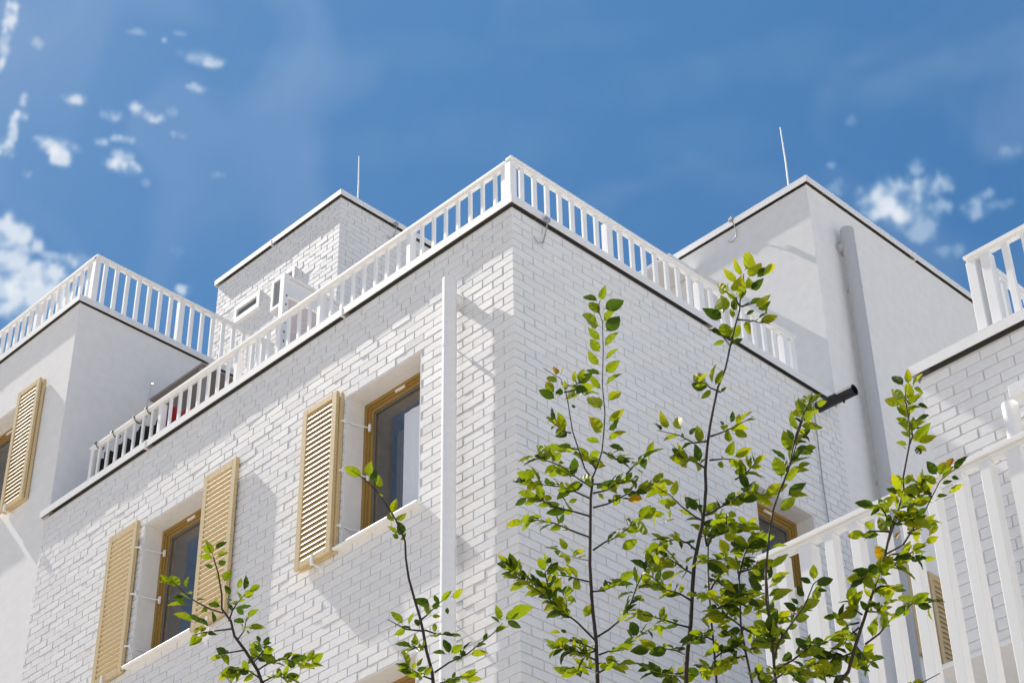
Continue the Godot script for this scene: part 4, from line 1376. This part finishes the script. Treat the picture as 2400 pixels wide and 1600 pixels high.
		4.085,5.089,3.846,4.115,5.128,3.837,0, 4.214,4.953,3.873,4.236,5.015,3.847,2, 4.172,4.876,3.959,4.141,4.886,3.982,2, 4.187,4.876,3.945,4.170,4.889,3.957,1, 4.233,5.124,3.738,4.281,5.152,3.725,0, 4.234,5.114,3.763,4.228,5.153,3.762,1,
		4.266,5.495,3.572,4.322,5.521,3.512,2, 4.384,5.329,3.658,4.324,5.423,3.673,0, 4.278,5.285,3.713,4.314,5.342,3.652,0, 4.265,5.427,3.648,4.258,5.471,3.665,0, 4.378,5.165,3.681,4.335,5.223,3.700,1, 4.382,5.164,3.678,4.420,5.184,3.616,0,
		4.468,5.073,3.702,4.488,5.130,3.657,0, 4.322,5.081,3.743,4.325,5.106,3.752,0, 4.305,5.485,3.476,4.349,5.496,3.466,2, 4.378,5.508,3.716,4.431,5.547,3.655,0, 4.370,5.528,3.723,4.392,5.563,3.720,1, 4.374,5.508,3.720,4.406,5.501,3.688,1,
		4.349,5.472,3.744,4.378,5.482,3.687,3, 4.269,5.503,3.822,4.286,5.478,3.811,0,
	]},
	{"stems": [
		[0.0135,0.0022,4.616,4.509,3.788,4.623,4.605,3.782,4.630,4.696,3.776,4.641,4.805,3.767,4.657,4.944,3.754,4.672,5.052,3.742,4.688,5.149,3.729,4.705,5.248,3.715,4.716,5.368,3.706,4.726,5.458,3.699,4.736,5.562,3.691,4.746,5.656,3.683,4.765,5.736,3.668,4.789,5.837,3.650,4.811,5.920,3.633,4.838,6.030,3.613,4.861,6.135,3.595,4.881,6.206,3.581,4.891,6.252,3.573,4.900,6.308,3.566,4.905,6.364,3.562,4.910,6.388,3.559],
		[0.007,0.003,4.691,4.497,3.727,4.698,4.561,3.721,4.701,4.706,3.718,4.702,4.788,3.718,4.705,4.928,3.716,4.709,5.042,3.712,4.712,5.123,3.710],
		[0.007,0.003,4.808,4.486,3.635,4.801,4.555,3.640,4.791,4.680,3.648,4.786,4.779,3.652,4.793,4.975,3.647,4.791,5.091,3.648,4.792,5.167,3.648]],
	"twigs": [
		[0,4.836,6.032,3.614,4.791,6.111,3.587,4.714,6.204,3.584],
		[0,4.839,6.036,3.612,4.739,6.190,3.439],
		[1,4.871,6.156,3.588,4.946,6.116,3.578,4.993,6.066,3.590],
		[1,4.879,6.226,3.582,4.889,6.237,3.622,4.874,6.262,3.682],
		[1,4.885,6.220,3.578,4.918,6.245,3.538,4.946,6.267,3.503],
		[1,4.791,5.811,3.648,4.802,5.802,3.711,4.818,5.785,3.772,4.807,5.749,3.852],
		[2,4.738,5.587,3.690,4.729,5.553,3.760,4.718,5.564,3.834,4.683,5.563,3.929],
		[2,4.749,5.608,3.681,4.804,5.600,3.681,4.869,5.604,3.675,4.946,5.614,3.659],
		[1,4.739,5.499,3.689,4.784,5.493,3.670,4.833,5.479,3.648],
		[3,4.706,5.230,3.714,4.718,5.209,3.785,4.721,5.229,3.863,4.732,5.239,3.936,4.736,5.255,4.014],
		[10,4.679,5.103,3.736,4.629,5.157,3.728,4.562,5.200,3.734,4.505,5.213,3.732,4.448,5.201,3.731],
		[10,4.666,5.003,3.747,4.626,5.047,3.759,4.582,5.088,3.775,4.542,5.129,3.788],
		[8,4.648,4.900,3.761,4.640,4.910,3.819,4.632,4.908,3.878,4.623,4.946,3.939],
		[7,4.638,4.789,3.769,4.649,4.770,3.843,4.653,4.757,3.922,4.639,4.756,4.017,4.648,4.723,4.093],
		[3,4.625,4.680,3.780,4.569,4.719,3.758,4.505,4.753,3.743,4.426,4.800,3.741],
		[12,4.712,5.256,3.710,4.788,5.246,3.720,4.864,5.244,3.732,4.945,5.252,3.740,5.020,5.190,3.753],
		[9,4.715,5.164,3.708,4.800,5.124,3.734,4.879,5.112,3.766,4.971,5.070,3.788],
		[7,4.684,5.056,3.732,4.786,5.003,3.793,4.896,4.937,3.847],
		[6,4.662,4.930,3.750,4.763,4.847,3.830,4.871,4.766,3.905],
		[10,4.706,4.985,3.715,4.685,5.014,3.628,4.664,5.008,3.541,4.650,5.029,3.449],
		[9,4.703,4.838,3.717,4.779,4.832,3.745,4.862,4.814,3.768],
		[8,4.792,4.998,3.647,4.861,4.985,3.668,4.936,4.960,3.684],
		[9,4.791,4.919,3.648,4.755,4.923,3.550,4.733,4.936,3.442],
		[9,4.786,4.779,3.652,4.785,4.768,3.607,4.806,4.764,3.547],
		[8,4.701,4.733,3.719,4.734,4.700,3.813,4.766,4.639,3.908],
		[8,4.700,4.657,3.719,4.749,4.676,3.706,4.801,4.684,3.690],
		[8,4.697,4.609,3.722,4.603,4.677,3.650,4.497,4.702,3.587],
		[8,4.793,4.658,3.647,4.784,4.627,3.701,4.779,4.585,3.752],
		[10,4.791,5.091,3.648,4.778,5.146,3.579,4.783,5.212,3.495],
		[6,4.792,5.167,3.648,4.856,5.140,3.751,4.921,5.111,3.854],
		[8,4.708,5.124,3.713,4.657,5.228,3.666,4.611,5.421,3.616],
		[5,4.623,4.615,3.781,4.549,4.646,3.735,4.472,4.666,3.692],
		[6,4.620,4.594,3.784,4.490,4.657,3.765,4.387,4.747,3.725],
		[6,4.724,5.464,3.700,4.660,5.525,3.684,4.564,5.615,3.695],
		[6,4.811,5.403,3.633,4.869,5.400,3.637,4.929,5.420,3.641],
		[8,4.796,4.588,3.644,4.909,4.522,3.722,5.037,4.469,3.790],
		[6,4.791,4.680,3.648,4.819,4.690,3.620,4.860,4.704,3.582],
		[8,4.712,5.123,3.710,4.683,5.212,3.634,4.664,5.313,3.551],
		[9,4.793,4.975,3.647,4.869,5.008,3.705,4.944,5.005,3.765],
		[8,4.786,4.779,3.652,4.800,4.785,3.730,4.817,4.763,3.805],
		[8,4.791,4.680,3.648,4.760,4.737,3.658,4.728,4.773,3.669],
		[7,4.705,4.928,3.716,4.691,5.045,3.632,4.671,5.118,3.552]],
	"leaves": [
		4.909,6.402,3.559,4.920,6.535,3.503,2, 4.900,6.375,3.566,4.894,6.449,3.615,2, 4.881,6.345,3.580,4.857,6.396,3.628,2, 4.919,6.362,3.552,4.954,6.450,3.496,2, 4.966,6.370,3.519,5.015,6.421,3.471,2, 4.946,6.357,3.533,4.974,6.414,3.498,1,
		4.897,6.255,3.617,4.895,6.373,3.567,2, 4.881,6.252,3.657,4.832,6.325,3.661,2, 4.826,6.196,3.622,4.800,6.326,3.600,0, 4.921,6.299,3.551,4.957,6.357,3.503,1, 4.884,6.253,3.578,4.906,6.303,3.569,0, 4.859,6.201,3.597,4.864,6.266,3.583,1,
		4.857,6.163,3.598,4.859,6.201,3.614,0, 4.821,6.169,3.625,4.751,6.243,3.652,1, 4.811,6.086,3.596,4.792,6.197,3.583,0, 4.817,6.085,3.591,4.848,6.160,3.548,0, 4.903,6.137,3.582,4.913,6.073,3.579,2, 4.974,6.093,3.586,5.044,6.103,3.547,2,
		4.963,6.118,3.575,4.994,6.143,3.557,1, 4.922,6.216,3.535,4.992,6.244,3.527,2, 4.929,6.207,3.527,4.958,6.241,3.487,1, 4.905,6.165,3.581,4.933,6.180,3.559,1, 4.889,6.216,3.572,4.921,6.241,3.554,1, 4.788,6.111,3.589,4.736,6.178,3.624,1,
		4.805,6.078,3.601,4.763,6.072,3.621,0, 4.839,6.041,3.611,4.879,6.050,3.588,1, 4.927,6.298,3.547,4.909,6.365,3.540,0, 4.815,5.792,3.759,4.746,5.869,3.774,2, 4.810,5.810,3.720,4.822,5.885,3.721,2, 4.804,5.815,3.696,4.845,5.861,3.693,0,
		4.804,5.785,3.739,4.737,5.823,3.769,1, 4.799,5.789,3.714,4.753,5.768,3.719,0, 4.791,5.811,3.648,4.816,5.824,3.642,1, 4.703,5.573,3.886,4.679,5.649,3.888,2, 4.723,5.582,3.830,4.696,5.674,3.822,2, 4.734,5.573,3.796,4.744,5.604,3.772,1,
		4.724,5.561,3.778,4.704,5.559,3.810,0, 4.733,5.558,3.732,4.749,5.618,3.756,0, 4.735,5.569,3.705,4.733,5.617,3.685,1, 4.823,5.622,3.684,4.817,5.637,3.699,1, 4.848,5.620,3.681,4.873,5.658,3.681,1, 4.882,5.608,3.673,4.916,5.662,3.642,2,
		4.859,5.593,3.673,4.896,5.549,3.649,0, 4.830,5.546,3.669,4.818,5.604,3.664,0, 4.690,5.510,3.688,4.692,5.578,3.715,1, 4.804,5.500,3.661,4.814,5.571,3.623,0, 4.828,5.488,3.649,4.902,5.512,3.621,2, 4.823,5.482,3.653,4.831,5.440,3.630,2,
		4.783,5.486,3.670,4.786,5.441,3.686,0, 4.622,5.540,3.688,4.579,5.570,3.725,2, 4.619,5.560,3.690,4.602,5.590,3.740,1, 4.728,5.239,3.939,4.700,5.286,3.979,2, 4.732,5.243,3.920,4.754,5.299,3.916,2, 4.731,5.245,3.872,4.740,5.277,3.856,3,
		4.620,5.338,3.643,4.593,5.407,3.669,1, 4.705,5.200,3.909,4.702,5.227,3.933,0, 4.709,5.205,3.906,4.690,5.180,3.901,0, 4.635,5.063,3.752,4.644,5.104,3.726,2, 4.715,5.247,3.707,4.732,5.340,3.652,0, 4.945,5.252,3.740,4.941,5.320,3.766,1,
		5.024,5.189,3.750,5.106,5.225,3.703,2, 4.906,4.958,3.840,4.896,5.008,3.867,2, 4.881,5.015,3.719,4.984,5.021,3.687,2, 4.779,5.164,3.562,4.839,5.185,3.551,0, 4.950,5.080,3.785,4.996,5.063,3.750,0, 4.914,5.111,3.776,4.899,5.051,3.813,0,
		4.704,4.985,3.716,4.720,5.028,3.722,0, 4.688,5.032,3.653,4.691,5.052,3.643,1, 4.649,4.990,3.573,4.729,5.021,3.513,1, 4.846,4.822,3.763,4.916,4.842,3.738,1, 4.776,4.864,3.660,4.780,4.822,3.648,0, 4.671,4.825,3.742,4.707,4.777,3.729,2,
		4.715,4.781,3.707,4.753,4.778,3.676,0, 4.802,4.750,3.782,4.809,4.784,3.786,2, 4.724,4.651,3.710,4.727,4.700,3.707,0, 4.670,4.665,3.743,4.713,4.703,3.699,0, 4.789,4.568,3.744,4.783,4.612,3.747,2, 4.577,4.689,3.641,4.621,4.652,3.613,2,
		4.458,4.777,3.741,4.402,4.823,3.766,2, 4.425,4.789,3.742,4.358,4.798,3.769,1, 4.431,4.828,3.737,4.432,4.862,3.751,1, 4.489,4.636,3.766,4.473,4.700,3.820,1, 4.456,4.656,3.705,4.492,4.700,3.703,0, 4.631,4.668,4.108,4.634,4.643,4.084,1,
		4.389,4.842,3.773,4.354,4.920,3.768,1, 4.650,4.752,3.941,4.668,4.799,3.943,0, 4.645,4.741,3.945,4.634,4.703,3.928,0, 4.642,4.751,3.998,4.611,4.758,4.043,2, 4.859,4.699,3.582,4.871,4.644,3.574,0, 4.907,4.980,3.677,4.892,4.943,3.688,0,
	]},
	{"stems": [
		[0.0085,0.0024,5.108,4.295,3.910,5.108,4.389,3.910,5.110,4.465,3.909,5.110,4.567,3.908,5.107,4.672,3.911,5.115,4.777,3.905,5.132,4.910,3.892,5.156,5.018,3.875,5.173,5.083,3.862,5.175,5.083,3.861,5.205,5.179,3.839,5.246,5.321,3.811,5.276,5.411,3.790,5.302,5.483,3.772],
		[0.005,0.002,5.109,4.429,3.909,5.124,4.497,3.898,5.171,4.584,3.864,5.207,4.642,3.838,5.245,4.712,3.811,5.265,4.728,3.797]],
	"twigs": [
		[9,5.117,4.407,3.904,5.210,4.396,3.943,5.311,4.389,3.977,5.397,4.365,4.022],
		[8,5.096,4.362,3.919,5.189,4.354,3.949,5.278,4.312,3.982],
		[6,5.128,4.491,3.895,5.114,4.512,3.919,5.113,4.533,3.932],
		[5,5.117,4.591,3.903,5.064,4.603,3.800,5.004,4.634,3.703],
		[6,5.155,4.391,3.875,5.151,4.447,3.782,5.133,4.494,3.698],
		[9,5.184,5.109,3.855,5.157,5.270,3.752,5.137,5.455,3.646],
		[7,5.237,5.294,3.817,5.218,5.425,3.734,5.209,5.572,3.646],
		[6,5.139,4.520,3.887,5.134,4.610,3.814,5.130,4.701,3.740],
		[6,5.110,4.567,3.908,5.045,4.726,3.826,4.989,4.885,3.737]],
	"leaves": [
		5.269,5.407,3.794,5.250,5.494,3.791,0, 5.249,5.339,3.808,5.221,5.435,3.806,0, 5.141,5.341,3.715,5.137,5.415,3.737,0, 5.234,5.295,3.819,5.231,5.336,3.840,1, 5.187,5.145,3.852,5.159,5.253,3.845,0, 5.148,5.276,3.759,5.126,5.320,3.801,1,
		5.269,5.374,3.794,5.292,5.441,3.747,0, 5.152,5.413,3.659,5.180,5.464,3.634,1, 5.283,5.343,3.785,5.326,5.339,3.764,0, 5.148,5.379,3.686,5.158,5.431,3.657,0, 5.170,5.361,3.671,5.214,5.351,3.657,0, 5.163,5.269,3.748,5.200,5.325,3.721,1,
		5.189,5.231,3.754,5.232,5.239,3.744,0, 5.192,5.135,3.849,5.220,5.196,3.793,0, 5.196,5.071,3.845,5.244,5.116,3.805,1, 5.203,5.070,3.841,5.240,5.081,3.796,0, 5.170,5.012,3.865,5.234,5.056,3.839,0, 5.296,5.455,3.776,5.297,5.499,3.763,0,
		5.232,5.530,3.649,5.259,5.549,3.621,0, 5.206,5.544,3.666,5.193,5.574,3.671,0, 5.280,5.419,3.787,5.293,5.465,3.757,1, 5.240,5.514,3.643,5.226,5.496,3.654,0, 5.128,4.792,3.895,5.180,4.828,3.864,0, 5.122,4.735,3.900,5.169,4.783,3.848,2,
		5.058,4.720,3.816,5.102,4.774,3.753,2, 5.093,4.598,3.864,5.154,4.641,3.835,2, 5.130,4.870,3.894,5.171,4.881,3.853,0, 5.242,4.725,3.813,5.258,4.774,3.821,0, 5.236,4.713,3.817,5.205,4.744,3.836,1, 5.214,4.666,3.833,5.185,4.713,3.839,1,
		5.193,4.637,3.848,5.185,4.658,3.870,1, 5.128,4.664,3.772,5.093,4.705,3.784,1, 5.245,4.706,3.811,5.310,4.709,3.800,1, 5.227,4.658,3.824,5.252,4.710,3.775,0, 5.247,4.687,3.809,5.275,4.682,3.791,1, 5.059,4.597,3.804,5.043,4.611,3.818,0,
		5.295,4.381,3.967,5.262,4.444,3.975,1, 5.311,4.383,3.977,5.310,4.431,3.976,1, 5.126,4.519,3.703,5.135,4.532,3.693,1, 5.338,4.395,4.000,5.378,4.386,3.990,1, 5.014,4.782,3.797,4.965,4.844,3.827,1, 5.099,4.763,3.917,5.077,4.788,3.931,0,
		5.111,4.547,3.934,5.068,4.592,3.941,0, 5.099,4.528,3.943,5.080,4.539,3.977,0, 5.119,4.530,3.902,5.140,4.557,3.888,0,
	]},
	{"stems": [
		[0.0105,0.002,5.083,4.409,3.558,5.103,4.476,3.544,5.140,4.513,3.519,5.169,4.617,3.500,5.209,4.727,3.473,5.249,4.832,3.447,5.291,4.952,3.420,5.329,5.075,3.395,5.367,5.186,3.372,5.387,5.274,3.359,5.415,5.399,3.342,5.422,5.427,3.338,5.423,5.495,3.337,5.428,5.603,3.334,5.435,5.672,3.330],
		[0.005,0.0018,5.291,4.952,3.420,5.350,4.989,3.382,5.380,5.038,3.364,5.429,5.111,3.334,5.461,5.168,3.314,5.490,5.232,3.298,5.541,5.271,3.268]],
	"twigs": [
		[5,5.328,5.061,3.396,5.347,5.101,3.483,5.374,5.069,3.564],
		[2,5.311,5.050,3.406,5.302,5.009,3.521,5.332,4.945,3.611],
		[3,5.370,5.033,3.370,5.359,5.122,3.243,5.349,5.198,3.117],
		[9,5.277,4.914,3.428,5.294,4.837,3.525,5.309,4.781,3.624],
		[3,5.289,4.932,3.421,5.365,4.926,3.389,5.425,4.903,3.368],
		[4,5.311,4.955,3.407,5.331,4.999,3.305,5.341,5.066,3.212],
		[6,5.246,4.813,3.448,5.242,4.840,3.377,5.232,4.869,3.309],
		[4,5.186,4.698,3.488,5.139,4.705,3.500,5.096,4.757,3.510],
		[9,5.197,4.613,3.481,5.219,4.669,3.422,5.243,4.733,3.363,5.261,4.785,3.308,5.279,4.831,3.253,5.306,4.818,3.193],
		[8,5.199,4.728,3.479,5.184,4.752,3.502,5.182,4.774,3.515],
		[12,5.161,4.586,3.505,5.102,4.596,3.501,5.043,4.606,3.498],
		[9,5.168,4.610,3.500,5.139,4.615,3.404,5.103,4.633,3.313],
		[9,5.129,4.502,3.526,5.062,4.538,3.508,5.001,4.593,3.485],
		[8,5.184,4.679,3.489,5.124,4.673,3.478,5.087,4.657,3.452],
		[9,5.329,5.075,3.395,5.381,5.079,3.396,5.437,5.070,3.395],
		[7,5.350,4.989,3.382,5.384,5.073,3.341,5.361,5.141,3.334],
		[6,5.291,4.952,3.420,5.334,4.904,3.429,5.356,4.853,3.452],
		[7,5.352,5.140,3.381,5.354,5.188,3.293,5.350,5.252,3.210],
		[5,5.219,4.738,3.466,5.257,4.711,3.484,5.299,4.721,3.500],
		[7,5.461,5.168,3.314,5.444,5.187,3.336,5.438,5.212,3.352],
		[9,5.418,5.408,3.340,5.398,5.478,3.293,5.372,5.589,3.249,5.352,5.722,3.201],
		[9,5.215,4.739,3.469,5.254,4.845,3.442,5.289,4.946,3.418],
		[8,5.307,5.010,3.409,5.369,5.086,3.427,5.427,5.162,3.449]],
	"leaves": [
		5.429,5.668,3.334,5.382,5.752,3.335,1, 5.444,5.675,3.325,5.454,5.728,3.326,2, 5.420,5.610,3.339,5.373,5.682,3.342,0, 5.359,5.700,3.209,5.368,5.798,3.178,2, 5.456,5.657,3.318,5.489,5.709,3.302,2, 5.412,5.586,3.344,5.357,5.627,3.363,2,
		5.374,5.594,3.248,5.361,5.629,3.285,1, 5.393,5.662,3.201,5.429,5.641,3.184,1, 5.398,5.563,3.245,5.436,5.585,3.202,1, 5.401,5.497,3.279,5.409,5.557,3.269,0, 5.418,5.481,3.341,5.392,5.512,3.354,0, 5.407,5.451,3.311,5.380,5.499,3.319,2,
		5.434,5.415,3.331,5.484,5.490,3.284,0, 5.444,5.408,3.325,5.496,5.428,3.288,2, 5.412,5.405,3.344,5.382,5.421,3.366,0, 5.406,5.382,3.348,5.399,5.399,3.361,3, 5.432,5.396,3.332,5.454,5.348,3.329,1, 5.439,5.399,3.327,5.468,5.365,3.320,2,
		5.459,5.656,3.316,5.486,5.629,3.303,0, 5.387,5.673,3.204,5.356,5.697,3.206,1, 5.375,5.640,3.223,5.407,5.645,3.210,0, 5.375,5.231,3.367,5.365,5.279,3.376,0, 5.370,5.227,3.370,5.334,5.254,3.400,3, 5.383,5.234,3.362,5.408,5.278,3.342,2,
		5.383,5.206,3.362,5.416,5.244,3.314,0, 5.366,5.209,3.372,5.322,5.234,3.381,1, 5.427,5.141,3.437,5.461,5.123,3.422,1, 5.488,5.256,3.299,5.470,5.309,3.326,1, 5.494,5.250,3.295,5.506,5.336,3.257,2, 5.499,5.239,3.292,5.536,5.283,3.271,0,
		5.524,5.272,3.278,5.536,5.331,3.260,3, 5.540,5.263,3.268,5.598,5.303,3.269,1, 5.484,5.223,3.301,5.437,5.270,3.307,0, 5.496,5.216,3.294,5.531,5.220,3.281,1, 5.508,5.174,3.287,5.559,5.194,3.258,2, 5.530,5.242,3.274,5.553,5.224,3.269,1,
		5.461,5.184,3.320,5.440,5.224,3.336,0, 5.465,5.180,3.313,5.434,5.196,3.320,1, 5.473,5.169,3.307,5.499,5.174,3.280,1, 5.464,5.148,3.313,5.486,5.157,3.301,0, 5.316,5.049,3.403,5.263,5.131,3.413,0, 5.330,5.130,3.395,5.285,5.164,3.426,2,
		5.305,5.021,3.454,5.256,5.022,3.495,1, 5.359,5.122,3.243,5.403,5.132,3.215,0, 5.360,5.129,3.243,5.395,5.085,3.237,2, 5.327,5.013,3.396,5.349,5.041,3.390,3, 5.321,4.974,3.347,5.341,5.022,3.323,0, 5.331,4.999,3.305,5.370,5.033,3.265,0,
		5.369,4.919,3.386,5.430,4.899,3.376,1, 5.302,4.808,3.542,5.265,4.825,3.556,2, 5.246,4.813,3.448,5.289,4.813,3.399,2, 5.195,4.746,3.489,5.173,4.781,3.507,2, 5.219,4.738,3.466,5.210,4.770,3.495,1, 5.234,4.747,3.368,5.225,4.770,3.370,3,
		5.271,4.813,3.275,5.340,4.840,3.254,0, 5.276,4.812,3.272,5.250,4.824,3.284,1, 5.279,4.821,3.244,5.325,4.801,3.223,1, 5.133,4.713,3.500,5.099,4.754,3.516,1, 5.180,4.634,3.492,5.149,4.647,3.525,0, 5.199,4.666,3.453,5.202,4.692,3.452,2,
		5.206,4.646,3.448,5.222,4.715,3.436,0, 5.091,4.551,3.514,5.082,4.593,3.514,0, 5.063,4.545,3.507,5.035,4.562,3.543,1, 5.169,4.528,3.499,5.188,4.519,3.469,1, 5.307,4.937,3.424,5.326,4.952,3.418,2, 5.261,4.864,3.437,5.291,4.836,3.426,0,
		5.366,5.075,3.356,5.423,5.125,3.342,2, 5.392,5.050,3.357,5.440,5.084,3.356,0,
	]},
]
